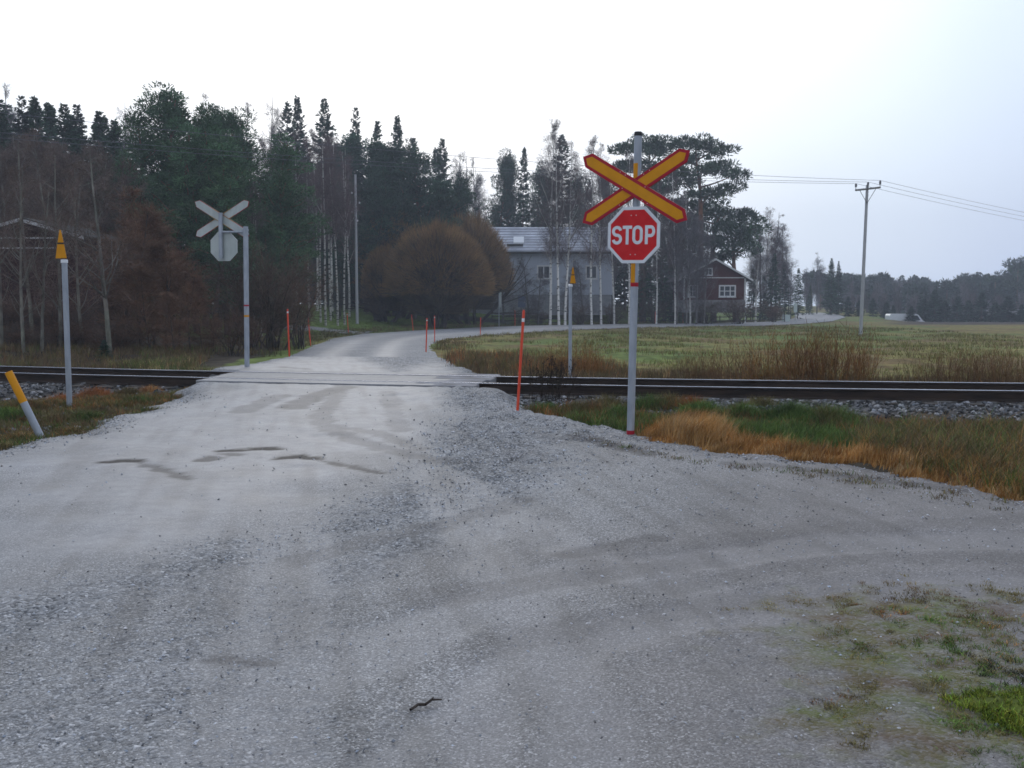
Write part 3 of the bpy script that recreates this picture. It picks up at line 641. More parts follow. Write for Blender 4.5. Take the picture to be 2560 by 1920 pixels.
# leaning yellow-topped post
b=at(42.6,441,Hg); q=b[1]/F
r=empty('leaning_post',tuple(b),'leaning grey post with a yellow upper half at the left road edge','post',rot=(R(4),-R(22.5),0))
L_=76*q; g=G(); g.lathe([(.043,-.25),(.043,L_*.56)],18); p=build('post',g,M_galv,r,smooth=True)
g=G(); g.lathe([(.0445,L_*.56),(.0445,L_*.985),(.041,L_)],18); build('yellow_sleeve',g,M_yel,p,smooth=True)

# plastic edge markers: (base px, top px, radius, label)
PO=[(517.5,410.3,523.8,310,.019,'thick near orange pole with a white band, left of the STOP sign pole',1),
 (289.3,355.6,287.5,309,.026,'orange pole at the left road edge just past the rails',1),
 (310.6,345,307.8,314.6,.026,'second orange pole along the left road edge past the rails',1),
 (348.6,334.6,347,313.2,.025,'orange pole where the drive joins the road, in front of the lawn',1),
 (413.3,331.6,411.5,314.6,.025,'leaning orange pole before the brown willow domes on the far road edge',0),
 (426,352,427,318,.024,'orange pole on the inside of the bend, nearest to the rails',1),
 (434.7,341.8,434.6,315.6,.024,'orange pole on the inside of the bend, just behind its neighbour',1),
 (480.3,335.9,480.7,317.4,.025,'orange pole on the near road edge right of the willow domes',0),
 (515,326.6,515,310.2,.028,'faint orange pole on the far verge in front of the grey house',0),
 (557.9,325.9,557.9,313.4,.028,'orange pole at the foot of the triple birch',0),
 (655.3,324.6,655.3,311.6,.030,'orange pole on the far verge right of the STOP sign pole',0),
 (683,324,683,312.3,.030,'orange pole on the far verge in front of the red cottage',0)]
for bx_,by_,tx_,ty_,rd,lab,band in PO:
    b=at(bx_,by_); t=pt(tx_,ty_,b[1]); Lv=Vector(t)-Vector(b); hgt=Lv.length
    r=empty('snow_pole',tuple(b),lab,'road marker pole',group='orange snow poles along the road')
    r.rotation_euler=Lv.to_track_quat('Z','Y').to_euler()
    g=G(); g.lathe([(rd,-.2),(rd,hgt*.985),(rd*.6,hgt)],12); p=build('pole_shaft',g,M_orange,r,smooth=True)
    if band:
        for a in ((.90,) if rd<.02 else (.93,)):
            gg=G(); gg.lathe([(rd*1.06,hgt*(a-.018)),(rd*1.06,hgt*(a+.018))],12); build('reflective_band',gg,M_band,p)

# ------------------------------------------------------------------ utility poles and wires
b=gp(357.4,82); q=b[1]/F; hp=pt(357.4,174.5,82)[2]-b[2]
r=empty('telephone_pole',tuple(b),'slender grey wooden pole on the lawn beside the brown willow domes','utility pole')
g=G(); g.lathe([(.125,-.5),(.09,hp)],12); p=build('pole',g,M_greypole,r,smooth=True)
for dx,py in ((-3.6,193),(3.9,203),(-3.6,212),(1.6,221)):
    zz=pt(357.4,py,82)[2]-b[2]; g=G(); g.tubes([(0,-.02,zz-.12)],[(dx*q,-.05,zz-.10)],.014,.014,6); h_=build('hook',g,M_cap,p)
    g=G(); g.lathe([(.05,-.06),(.075,0),(.05,.07),(.02,.10)],10,o=(dx*q,-.05,zz)); build('insulator',g,M_porc,p)
b=at(860.5,336,Hg); PX=b; q=b[1]/F; hp=(336-187)*q
LP=A(-46,32); RP=A(95,128); 
def heading(a): d=A(*a)-b[:2]; return d/np.linalg.norm(d)
hd=norm(heading(RP)-heading(LP)); lat=A(hd[1],-hd[0])
r=empty('power_pole',tuple(b),'tall grey power pole with a crossarm and three insulators standing in the field','utility pole',rot=(0,R(1.0),0))
g=G(); g.lathe([(.118,-.6),(.088,hp)],12); p=build('pole',g,M_greypole,r,smooth=True)
ah=11.3*q; tilt=.10
ax=A(1.0,-.35)/np.hypot(1,.35)
def arm_pt(s,z): return (ax[0]*s*ah/ax[0]*.98, ax[1]*s*ah*1.2-.12, hp-.25+z+s*ah*tilt*1.0)
g=G(); g.tubes([arm_pt(-1,0)],[arm_pt(1,0)],.06,.06,4,cap=True); ar=build('crossarm',g,M_pole,r)
wz=[]
for s in (-.94,.0,.94):
    x_,y_,z_=arm_pt(s,.06); g=G(); g.lathe([(.02,0),(.02,.12),(.075,.14),(.06,.22),(.08,.25),(.05,.36)],10,o=(x_,y_,z_)); build('insulator',g,M_dporc,ar); wz.append(A(x_,y_,z_+.36)+PX+A((hp+.2)*math.sin(R(1)),0,0))
for s in (-.62,.62):
    g=G(); x_,y_,z_=arm_pt(s,-.05); g.tubes([(x_,y_,z_)],[(0,-.11,hp-1.15)],.018,.018,6); build('brace',g,M_cap,r)
def cat(P0,P1,sag,n=40):
    t=np.linspace(0,1,n)[:,None]; P=P0*(1-t)+P1*t; P[:,2]-=4*sag*(t*(1-t))[:,0]; return P
WT=[(215,93),(160,99),(120,104)]
for i_,(s,wl) in enumerate(zip((-.94,0,.94),wz)):
    zl=[10.0,10.0,10.9][i_]
    P0=A(LP[0]+s*1.0,LP[1]-s*1.6,zl); P1=A(RP[0]+s*1.3,RP[1]-s*.6,8.6+s*.2)
    P=np.concatenate([cat(P0,wl,1.0)[:-1],cat(wl,P1,.9)]); g=G(); g.tubes(P[:-1],P[1:],.011,.011,5)
    tag(build('overhead_wire',g,M_wire),['lowest overhead wire, on the left insulator of the power pole','middle overhead wire, on the centre insulator of the power pole','uppermost overhead wire, on the right insulator of the power pole'][i_],'wire',group='overhead power wires')

# ------------------------------------------------------------------ buildings
def window(root,xc,zc,w_,h_,y,nx,nz,fw=.09,name='window'):
    g=G(); x0,x1,z0,z1=xc-w_/2,xc+w_/2,zc-h_/2,zc+h_/2
    g.box(x0,x1,y-.06,y+.02,z0,z0+fw); g.box(x0,x1,y-.06,y+.02,z1-fw,z1); g.box(x0,x0+fw,y-.06,y+.02,z0+fw,z1-fw); g.box(x1-fw,x1,y-.06,y+.02,z0+fw,z1-fw)
    for i in range(1,nx): xx=x0+w_*i/nx; g.box(xx-fw*.35,xx+fw*.35,y-.045,y+.015,z0+fw,z1-fw)
    for i in range(1,nz):
        zz=z0+h_*i/nz
        for k_ in range(nx): g.box(x0+w_*k_/nx+(fw if k_==0 else fw*.35),x0+w_*(k_+1)/nx-(fw if k_==nx-1 else fw*.35),y-.04,y+.015,zz-fw*.25,zz+fw*.25)
    o=build(name,g,M_wframe,root); g=G(); g.poly([(x0+fw,y-.01,z0+fw),(x1-fw,y-.01,z0+fw),(x1-fw,y-.01,z1-fw),(x0+fw,y-.01,z1-fw)]); build('pane',g,M_glass,o)
    g=G(); g.box(x0-.06,x1+.06,y-.12,y+.01,z0-.05,z0-.002); build('sill',g,M_wframe,o); return o
HY=112; q=HY/F
xl,xr=(448-512)*q,(612-512)*q; zg=CAMZ-(306-303.2)*q; eave=CAMZ+(303.2-249.5)*q; ridge=CAMZ+(303.2-225.5)*q
root=empty('grey_house',((xl+xr)/2,HY,zg-.5),'pale grey two storey house with a frost striped metal roof behind the birches','house',rot=(0,0,R(0)))
hw=(xr-xl)/2; e_=eave-zg+.5; rd_=ridge-zg+.5; dep=9.0; zb=1.75
g=G(); g.prism([(-hw,zb),(hw,zb),(hw,e_),(-hw,e_)],0,dep)
for s in (-1,1): g.add([(s*(hw-.002),0,e_),(s*(hw-.002),dep,e_),(s*(hw-.002),dep/2,rd_-.05)],[[0,1,2]])
build('wall',g,M_housewall,root)
g=G(); g.box(-hw+.08,hw-.08,.08,dep-.08,-.5,zb-.01); build('basement_wall',g,M_basement,root)
g=G(); ov=.55; nC=16; slope=(rd_-e_)/(dep/2)
for k_ in range(nC):
    a,b=k_/nC,(k_+1)/nC; ya,yb=-ov+(dep/2+ov)*a,-ov+(dep/2+ov)*b; za,zb_=e_-ov*slope+(rd_-e_+ov*slope)*a,e_-ov*slope+(rd_-e_+ov*slope)*b
    g.add([(-hw-.5,ya,za+.09),(hw+.5,ya,za+.09),(hw+.5,yb,zb_+.05),(-hw-.5,yb,zb_+.05),(-hw-.5,ya,za+.0),(hw+.5,ya,za+.0)],[[0,1,2,3],[4,5,1,0]])
g.add([(-hw-.5,dep/2,rd_+.05),(hw+.5,dep/2,rd_+.05),(hw+.5,dep+ov,e_-ov*slope),(-hw-.5,dep+ov,e_-ov*slope)],[[0,1,2,3]])
g.box(-hw-.5,hw+.5,-ov-.02,-ov+.1,e_-ov*slope-.22,e_-ov*slope-.005,mi=1)
g.add([(-hw-.48,-ov+.1,e_-ov*slope-.02),(hw+.48,-ov+.1,e_-ov*slope-.02),(hw+.48,.0,e_-.05),(-hw-.48,.0,e_-.05)],[[0,1,2,3]],mi=1)
rf=build('roof',g,[M_roof,M_fence],root)
g=G(); g.tubes([(-hw-.5,-ov-.06,e_-ov*slope-.06)],[(hw+.5,-ov-.06,e_-ov*slope-.06)],.07,.07,8); build('gutter',g,M_fence,rf)
def on_roof(px,py):
    X=(px-512)*q-(xl+xr)/2; Z=CAMZ+(303.2-py)*q-zg+.5; yv=(Z-e_)/slope; return X,yv,Z
for (a,b_,c,d_) in ((513.5,524,238,243.5),(548,555,237.5,242.5)):
    X0,y0_,Z0=on_roof(a,d_); X1,y1_,Z1=on_roof(b_,c); g=G()
    g.add([(X0,y0_-.3,Z0+.10),(X1,y0_-.3,Z0+.10),(X1,y1_-.0,Z1+.22),(X0,y1_-.0,Z1+.22),(X0,y0_-.3,Z0-.25),(X1,y0_-.3,Z0-.25),(X1,y1_,Z1-.1),(X0,y1_,Z1-.1)],[[0,1,2,3],[0,4,5,1],[1,5,6,2],[0,3,7,4]])
    build('skylight',g,M_white,rf)
X0,y0_,Z0=on_roof(507,247); X1,_,_=on_roof(523,247); g=G(); g.box(X0,X1,y0_-.3,y0_-.22,Z0+.0,Z0+.28); build('snow_guard',g,M_fence,rf)
hx=lambda px:(px-512)*q-(xl+xr)/2; hzv=lambda py:CAMZ+(303.2-py)*q-zg+.5
window(root,hx(543.5),hzv(272.5),13.5*q,14*q,-.002,2,1,.16); window(root,hx(591),hzv(272.5),12*q,14*q,-.002,2,1,.16); window(root,hx(497),hzv(272.5),12*q,14*q,-.002,2,1,.16)
g=G(); g.box(hx(518),hx(525.5),.03,.075,.35,1.62); dr=build('door',g,M_door,root); g=G(); g.box(hx(524),hx(524.6),.0,.03,.9,1.05); build('handle',g,M_band,dr)
# red cottage
SY=108; q=SY/F; zg=CAMZ-(306-303.2)*q
xa=(713.7-512)*q; hw=(744-713.7)*q; e_=(307-277.5)*q; rd_=(307-259.5)*q
root=empty('red_cottage',(xa,SY,zg-.1),'small dark red wooden cottage with a white framed six pane window behind the pines','house')
g=G(); zf=.75; g.prism([(-hw,zf),(hw,zf),(hw,e_),(0,rd_-.1),(-hw,e_)],0,7.5); build('wall',g,M_shedwall,root)
g=G(); g.prism([(-hw-.05,-.6),(hw+.05,-.6),(hw+.05,zf-.01),(-hw-.05,zf-.01)],-.06,7.5); build('stone_foundation',g,M_rubble,root)
g=G(); ovx=.75; sl=(rd_-.1-e_)/hw
for s in (-1,1): g.prism([(0,rd_-.09),(s*(hw+ovx),e_-ovx*sl+.01),(s*(hw+ovx),e_-ovx*sl+.14),(0,rd_+.05)][::s],-.5,7.9)
rf=build('roof',g,M_shedroof,root)
g=G()
for s in (-1,1): g.prism([(0,rd_-.14),(s*(hw+ovx),e_-ovx*sl-.04),(s*(hw+ovx),e_-ovx*sl+.16),(0,rd_+.07)][::s],-.55,-.505)
build('bargeboard',g,M_trim,rf)
g=G(); g.box(-hw+.1,hw-.1,-.04,-.003,e_-.1,e_); build('frieze_board',g,M_trim,root)
for s in (-1,1): g=G(); g.box(s*hw-.09,s*hw+.09,-.05,-.003,zf+.02,e_-.12); build('corner_board',g,M_trim,root)
X=lambda px:(px-713.7)*q; Z=lambda py:(307-py)*q
window(root,X(726.4),Z(291.2),17*q,12*q,-.004,3,2,.15); window(root,X(707.5),Z(272),8*q,7.5*q,-.004,2,1,.10); window(root,X(692),Z(291.2),10*q,12*q,-.004,2,2,.10)
# red shed at far left
SY=44; q=SY/F; b=gp(34,SY); root=empty('red_shed',(b[0],SY,b[2]-.2),'dark red shed with pale roof edges half hidden in the bare thicket','shed')
top=pt(30,217.6,SY)[2]-b[2]+.2; ev=pt(6,236.5,SY)[2]-b[2]+.2; hw=62*q
xo=(30-34)*q
g=G(); g.prism([(xo-hw+.5,0),(xo+hw-.5,0),(xo+hw-.5,ev),(xo,top-.25),(xo-hw+.5,ev)],0,6); build('wall',g,M_oldred,root)
g=G(); sl=(top-ev)/(hw)
for s in (-1,1): g.prism([(xo,top-.14),(xo+s*hw,ev-.10),(xo+s*hw,ev+.02),(xo,top)][::s],-.5,6.4)
rf=build('roof',g,M_fence,root); g=G()
for s in (-1,1): g.prism([(xo,top-.2),(xo+s*hw,ev-.15),(xo+s*hw,ev-.01),(xo,top-.06)][::s],-.55,-.505)
build('bargeboard',g,M_trim,rf)
for py_ in (238,248): g=G(); zz=pt(30,py_,SY)[2]-b[2]+.2; g.box(xo-hw+1.2,xo+hw-1.2,-.05,-.003,zz-.035,zz+.035); build('batten',g,M_trim,root)
# grey shed far right
b=gp(1019,165); root=empty('grey_shed',(b[0],165,b[2]),'low grey roofed shed at the edge of the far wood','shed')
g=G(); g.box(-3.2,3.2,0,4,0,1.9); build('wall',g,M_fence,root)
g=G(); g.prism([(-3.6,1.85),(3.6,1.85),(3.4,2.7),(-3.4,2.7)],-.4,4.4); build('roof',g,M_rubble,root)
# stone retaining wall and garden fences
P0,P1=at(753,311,Hg),at(776,313,Hg); g=G(); Lw=P1-P0; nst=26
root=None
Pw=np.repeat(np.stack([P0+Lw*t for t in np.linspace(0,1,nst)]),3,0)+np.tile(np.stack([A(0,0,h_) for h_ in (.15,.5,.85)]),(nst,1)); Pw+=rng.normal(0,.05,Pw.shape)
stones(g,Pw,rng.uniform(.25,.34,len(Pw)),greycols(len(Pw),.12,.34),ico(),.75,.12); tag(build('stone_wall',g,M_stone),'low grey boulder wall beside the red cottage','stone wall')
def fence(pxa,ya,pxb,yb,n,h_,label,rails=(.35,.8)):
    a,b=gp(pxa,ya),gp(pxb,yb); root=empty('garden_fence',tuple((a+b)/2),label,'fence'); c=(a+b)/2
    for t in np.linspace(0,1,n):
        x_=a[0]*(1-t)+b[0]*t; y_=a[1]*(1-t)+b[1]*t; z_=float(Hg(x_,y_)); g=G(); g.tubes([(x_-c[0],y_-c[1],z_-c[2]-.3)],[(x_-c[0],y_-c[1],z_-c[2]+h_)],.06,.05,6,cap=True); build('post',g,M_fence,root)
    for rl in rails:
        T=np.linspace(0,1,40)[:,None]; P=a*(1-T)+b*T; P[:,2]=Hg(P[:,0],P[:,1])+h_*rl; g=G(); P=P-c; g.tubes(P[:-1],P[1:],.05,.05,5); build('rail',g,M_fence,root)
fence(637,113.5,784,121,12,1.0,'long dark wooden fence along the garden behind the far verge')
fence(492,104,560,104,7,.9,'dark wooden fence in front of the grey house')
# roadside bits
b=at(745.2,323.4); q=b[1]/F; r=empty('delineator_post',tuple(b),'white roadside post with a black band on the far verge','marker post'); hh=13.5*q
g=G(); g.lathe([(.06,-.2),(.06,hh*.55)],8); g.lathe([(.06,hh*.80),(.05,hh)],8); p=build('post',g,M_white,r); g=G(); g.lathe([(.062,hh*.55),(.062,hh*.80)],8); build('black_band',g,M_cap,p)
b=at(499,326.8,Hg); q=b[1]/F; r=empty('narrow_sign',tuple(b),'narrow grey sign seen from behind, between the willow domes and the grey house','road sign')
g=G(); g.lathe([(.04,-.3),(.04,34*q)],8); build('post',g,M_galv,r); g=G(); g.box(-.02,.24,.05,.07,34*q-15*q,34*q); build('sign_panel',g,M_alu,r)
b=gp(785.5,123); q=b[1]/F; r=empty('cable_cabinet',tuple(b-A(0,0,.1)),'pale green utility cabinet at the end of the dark garden fence','utility cabinet')
g=G(); g.box(-3.7*q,3.7*q,-.2,.25,.05,8.2*q); g.box(-3.9*q,3.9*q,-.24,.29,8.2*q,8.2*q+.06); cb=build('cabinet_body',g,M_box,r); g=G(); g.box(-3.3*q,3.3*q,-.22,-.202,.12,7.8*q); build('door',g,M_box,r)
b=gp(794.6,128); r=empty('narrow_sign',tuple(b),'pale narrow road sign beside the cabinet where the road bends away','road sign'); q=b[1]/F
g=G(); g.lathe([(.04,-.2),(.04,18*q)],8); build('post',g,M_galv,r); g=G(); g.box(-1.8*q,1.8*q,-.06,-.045,9*q,18*q); build('sign_panel',g,M_box,r)
# van
vy=149.5; b=gp(904.5,vy,H); root=empty('white_van',(b[0],vy,pt(904,313.8,vy)[2]-2.15),'white van parked behind small spruces at the far field edge','van',rot=(0,0,0))
pr=[(-2.65,.35),(2.6,.35),(2.7,.9),(2.25,1.15),(1.55,2.02),(1.2,2.15),(-2.5,2.15),(-2.68,1.9)]
g=G(); g.prism(pr,-.95,.95); build('van_body',g,M_van,root)
g=G(); g.add([(2.22,-.85,1.2),(2.22,.85,1.2),(1.6,.8,2.0),(1.6,-.8,2.0)],[[0,1,2,3]]); g.V[0][:,0]+=.012; build('windscreen',g,M_glass,root)
g=G(); g.poly([(.65,-.953,1.2),(1.9,-.953,1.2),(1.4,-.953,1.9),(.65,-.953,1.9)]); build('side_window',g,M_glass,root)
for wx in (-1.7,1.75):
    for wy in (-.86,.86):
        g=G(); g.tubes([(wx,wy-.11,.34)],[(wx,wy+.11,.34)],.34,.34,18,cap=True); wh=build('wheel',g,M_tyre,root); g=G(); g.tubes([(wx,wy-.115,.34)],[(wx,wy+.115,.34)],.19,.19,14,cap=True); build('rim',g,M_galv,wh)
# twig on the road
P=[at(a,b)+A(0,0,.012) for a,b in ((410.5,716),(418,711.2),(425,707.6),(432,705),(442,702.5))]; g=G(); P=np.array(P); g.tubes(P[:-1],P[1:],[.0055,.006,.006,.005],[.006,.006,.005,.003],7); g.tubes(P[2:3],P[2:3]+A(.03,.05,.01),.005,.002,5)
tag(build('fallen_twig',g,M_twig),'short dark bent twig lying on the gravel near the bottom','twig')

# ------------------------------------------------------------------ trees
def grow(S,D,Ln,m,wander,trop):
    p=S.copy(); d=norm(D); out=[p]
    for i in range(m):
        d=norm(d+rng.normal(0,wander,d.shape)+A(0,0,trop)); p=p+d*(Ln/m)[:,None]; out.append(p)
    return np.stack(out,1)
def spawn(P,k,t0,t1,ang,sd):
    n,m1,_=P.shape; m=m1-1; t=rng.uniform(t0,t1,(n,k)); i=np.minimum((t*m).astype(int),m-1); f=(t*m-i)[...,None]
    a=np.take_along_axis(P,i[...,None],1); b=np.take_along_axis(P,i[...,None]+1,1)
    pos=a*(1-f)+b*f; d=norm(b-a); q=norm(np.cross(d,rng.normal(size=d.shape))); an=np.radians(rng.normal(ang,sd,(n,k)))[...,None]
    nd=d*np.cos(an)+q*np.sin(an); return pos.reshape(-1,3),nd.reshape(-1,3),t.ravel(),np.repeat(np.arange(n),k)
def segs(P): return P[:,:-1].reshape(-1,3),P[:,1:].reshape(-1,3)
def taper(r0,r1,n,m):
    t=np.linspace(0,1,m+1); r=r0[:,None]*(1-t)+r1[:,None]*t; return r[:,:-1].ravel(),r[:,1:].ravel()
def jc(c,n,j=.2): return np.clip(A(*c)*(1+rng.normal(0,j,(n,1)))*(1+rng.normal(0,j*.25,(n,3))),.004,.95)
def tris(g,P,D,Ln,wd,col):
    n=len(P); s=norm(np.cross(D,rng.normal(size=(n,3))))*np.broadcast_to(wd,(n,))[:,None]; D=norm(D)*np.broadcast_to(Ln,(n,))[:,None]
    v=np.stack([P-D*.15-s*.4,P+D*.45-s,P+D,P+D*.45+s],1).reshape(-1,3); g.add(v,np.arange(4*n).reshape(-1,4),np.repeat(col,4,0))
HZ={}
def make_tree(name,cat,tg,cg,mtrunk,mcrown,crown='crown'):
    r=empty(name,(0,0,0),None,cat,link=False)
    a=build('trunk',tg,mtrunk,r,smooth=True,link=False); b=build(crown,cg,mcrown,r,link=False); HZ[r.name]=float(np.percentile(np.concatenate(cg.V)[:,2],99.9)); return r
def bare_tree(name,h,r,n1,t0,l1,ang,n2,n3,n4,bark,twig,mtrunk,wander=.05,trop=.05,droop=0,pale_limbs=.4,l1pow=.75,l3=.85,w4=.0045):
    tg,cg=G(),G(); T=grow(A(0,0,-.3)[None],A(rng.normal(0,.03),rng.normal(0,.03),1)[None],A(h+.3),12,wander*.5,.06); T[:,:,2]*=(h+.3)/(T[0,-1,2]+.3) if T[0,-1,2]>0 else 1
    a,b=segs(T); tt_=np.linspace(0,1,13); rr=r*(1-tt_)**.8+.012; tg.tubes(a,b,rr[:-1],rr[1:],9,jc(bark,12,.08))
    S,D,t,_=spawn(T,n1,t0,.97,ang,9); q=(t-t0)/(1-t0); L1=l1*h*(1-q)**l1pow*rng.uniform(.7,1.15,len(t))*np.clip(.45+q*4,0,1)+.35
    P1=grow(S,D,L1,6,.10,trop); a,b=segs(P1); r1=.010+.011*L1; ra,rb=taper(r1,r1*.25,len(L1),6)
    cl=np.where(np.repeat(rng.random(len(L1))<pale_limbs,6)[:,None],jc(bark,len(a),.1),jc(A(*twig)*1.2,len(a),.15)); cg.tubes(a,b,ra,rb,4,cl)
    fz=np.clip(L1/(L1.max()*.55),.22,1); S,D,t2,pi=spawn(P1,n2,.18,1,42,12); f2=fz[pi]; L2=L1[pi]*.45*(1.1-t2*.6)*rng.uniform(.6,1.2,len(t2))+.2*f2
    P2=grow(S,D,L2,4,.14,trop*.6); a,b=segs(P2); r2=.005+.006*L2; ra,rb=taper(r2,r2*.3,len(L2),4); cg.tubes(a,b,ra,rb,3,jc(twig,len(a),.15))
    S,D,t3,pi=spawn(P2,n3,.15,1,40,14); f3=f2[pi]; L3=l3*f3*rng.uniform(.5,1.3,len(t3))*np.clip(L2[pi]/1.2,.5,1.5)
    P3=grow(S,D,L3,3,.16,droop); a,b=segs(P3); cg.ribbons(a,b,w4*1.4,w4*1.1,jc(twig,len(a),.2))
    S,D,t4,pi=spawn(P3,n4,.1,1,38,15); L4=rng.uniform(.25,.65,len(t4))*l3*f3[pi]; P4=grow(S,D,L4,1,.1,droop); a,b=segs(P4); cg.ribbons(a,b,w4,w4*.6,jc(twig,len(a),.25))
    return make_tree(name,'tree',tg,cg,mtrunk,M_leaf)
def spruce(h,rad,name='spruce_tree',low=.05,col=(.040,.078,.045),dens=1.0,sink=1):
    tg,cg=G(),G(); zz=np.linspace(-.3,h,9); tg.tubes(np.stack([0*zz[:-1],0*zz[:-1],zz[:-1]],1),np.stack([0*zz[1:],0*zz[1:],zz[1:]],1),.16*(1-np.arange(8)/8.2),.16*(1-np.arange(1,9)/8.2),7,jc((.10,.075,.06),8,.1))
    n=int(240*dens); t=np.sort(low+(.995-low)*rng.uniform(0,1,n)**.78); az=np.arange(n)*2.4+rng.normal(0,.4,n)
    Ln=rad*1.3*(1-t)**.8*rng.uniform(.5,1.12,n)+.12
    el=np.interp(t,[0,.5,1],[-.42,-.15,.75]); D=np.stack([np.cos(az)*np.cos(el),np.sin(az)*np.cos(el),np.sin(el)],1)
    P=grow(np.stack([0*t,0*t,t*h],1),D,Ln,4,.06,.05); a,b=segs(P); cg.ribbons(a,b,.016,.010,jc((.06,.045,.035),len(a)))
    k=13; pos,_,s,pi=spawn(P,k,.1,1.0,60,20)
    out=norm(P[pi,-1]-P[pi,0]); side=np.cross(out,A(0,0,1))*rng.choice([-1,1],len(pi))[:,None]
    dr=norm(out*rng.uniform(.3,1,(len(pi),1))+side*rng.uniform(.2,1,(len(pi),1))+A(0,0,-1)*rng.uniform(-.1,.75,(len(pi),1))*sink)
    ln=np.clip(.28*Ln[pi]*(1.25-s)+.16,.15,.75)*rng.uniform(.7,1.25,len(pi)); base=jc(col,n,.22)[pi]; cg_col=base*(1+rng.normal(0,.18,(len(pi),1)))*np.where(s>.8,1.25,1)[:,None]
    tris(cg,pos,dr,ln,ln*.17+.015,np.clip(cg_col,.006,.3))
    return make_tree(name,'tree',tg,cg,M_bark,M_leaf)
def clump(cg,c,a,b,n,col,size=.26):
    d=norm(rng.normal(size=(n,3))); rr=rng.uniform(.25,1,(n,1))**.5; P=c+d*rr*A(a,a,b); dr=norm(d*A(1,1,.7)+A(0,0,.55)+rng.normal(0,.45,(n,3)))
    cc=jc(col,1,.18)*(1+rng.normal(0,.22,(n,1))); tris(cg,P,dr,rng.uniform(.7,1.3,n)*size,size*.16,np.clip(cc,.006,.3))
def pine(h,rad,t0,nl,name='pine_tree',col=(.064,.122,.056),lean=0,csize=1.0,pts=None,sparse=1.6,size=.19):
    tg,cg=G(),G(); T=grow(A(0,0,-.3)[None],A(lean,0,1)[None],A(h*.97+.3),10,.045,.05); T[:,:,2]*=(h*.97+.3)/(T[0,-1,2]+.3)
    a,b=segs(T); q=np.linspace(0,1,11); rr=(.012*h)*(1-q)**.7+.03; c=np.where((q[:-1]>.45)[:,None],A(.13,.075,.05),A(.10,.078,.065)); tg.tubes(a,b,rr[:-1],rr[1:],8,c)
    S,D,t,_=spawn(T,nl,t0,.99,68,12); u=(t-t0)/(1-t0); Ln=rad*np.clip(1.1-u**2.2,.25,1)*rng.uniform(.5,1.1,len(t))
    P=grow(S,D,Ln,5,.16,.10); a,b=segs(P); ra,rb=taper(.02+.016*Ln,.02+0*Ln,len(Ln),5); cg.tubes(a,b,ra,rb,4,jc((.17,.085,.05),len(a)))
    for i in range(len(t)):
        for f in ((1.0,.62,.35) if Ln[i]>rad*.45 else (1.0,.5)):
            k=min(int(f*5),5); c_=P[i,k]+rng.normal(0,.15,3)*rad*.25; s_=csize*rad*.20*rng.uniform(.75,1.35)
            clump(cg,c_+A(0,0,.1),s_,s_*.62,int(115*sparse),col,size)
    return make_tree(name,'tree',tg,cg,M_bark,M_leaf)
def dome_willow(Rd,Hd,label,loc,group,ntr=5,n=12000):
    r=empty('willow_shrub',loc,label,'shrub',group=group); tg=G()
    base=np.stack([rng.normal(0,.55,ntr),rng.normal(0,.4,ntr),np.full(ntr,-.2)],1); D=norm(base*A(1,1,0)*.8+A(0,0,1)+rng.normal(0,.22,(ntr,3)))
    T=grow(base,D,np.full(ntr,Hd*.42),5,.12,.02); a,b=segs(T); ra,rb=taper(np.full(ntr,.2),np.full(ntr,.09),ntr,5); tg.tubes(a,b,ra,rb,7,jc((.06,.052,.045),len(a)))
    S,Dq,_,_=spawn(T,9,.35,1,38,12); LB=rng.uniform(.3,.5,len(S))*Hd; PB=grow(S,norm(Dq+norm(S*A(1,1,0))*.4),LB,4,.12,.03); a,b=segs(PB); ra,rb=taper(np.full(len(S),.07),np.full(len(S),.02),len(S),4); tg.tubes(a,b,ra,rb,5,jc((.06,.05,.042),len(a)))
    build('trunk',tg,M_bark,r,smooth=True); cg=G()
    az=rng.uniform(0,6.283,n); ze=rng.uniform(-.12,1,n); rho=np.sqrt(1-np.clip(ze,-1,1)**2); rj=1+.038*rng.normal(size=n)+.05*np.sin(az*9+ze*11)*np.sin(az*4+2)+.06*np.sin(az*3+1+Rd)+.04*np.sin(az*5+ze*4)
    Zc=Hd*.40; E=np.stack([np.cos(az)*rho*Rd*rj,np.sin(az)*rho*Rd*rj,Zc+ze*(Hd-Zc)*rj],1)
    O=A(0,0,Hd*.20)+rng.normal(0,.12,(n,3))*A(Rd,Rd,Hd*.5)*.5; f=rng.uniform(.5,.8,(n,1)); P0=O*(1-f)+E*f; mid=P0*.45+E*.55+rng.normal(0,.05,(n,3))+A(0,0,.03)*Hd
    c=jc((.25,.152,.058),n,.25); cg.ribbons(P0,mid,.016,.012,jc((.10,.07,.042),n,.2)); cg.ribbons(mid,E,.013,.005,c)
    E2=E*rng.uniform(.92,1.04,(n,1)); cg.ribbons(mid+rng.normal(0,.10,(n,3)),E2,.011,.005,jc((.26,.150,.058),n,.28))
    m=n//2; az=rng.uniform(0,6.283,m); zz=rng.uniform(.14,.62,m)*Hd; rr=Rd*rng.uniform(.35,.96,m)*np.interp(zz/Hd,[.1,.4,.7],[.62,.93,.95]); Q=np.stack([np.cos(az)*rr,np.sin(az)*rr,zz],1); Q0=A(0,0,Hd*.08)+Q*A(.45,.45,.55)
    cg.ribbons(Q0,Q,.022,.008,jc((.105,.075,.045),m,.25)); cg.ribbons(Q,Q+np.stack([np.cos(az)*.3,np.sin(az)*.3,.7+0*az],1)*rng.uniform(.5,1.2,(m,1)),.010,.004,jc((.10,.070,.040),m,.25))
    build('crown',cg,M_leaf,r); return r
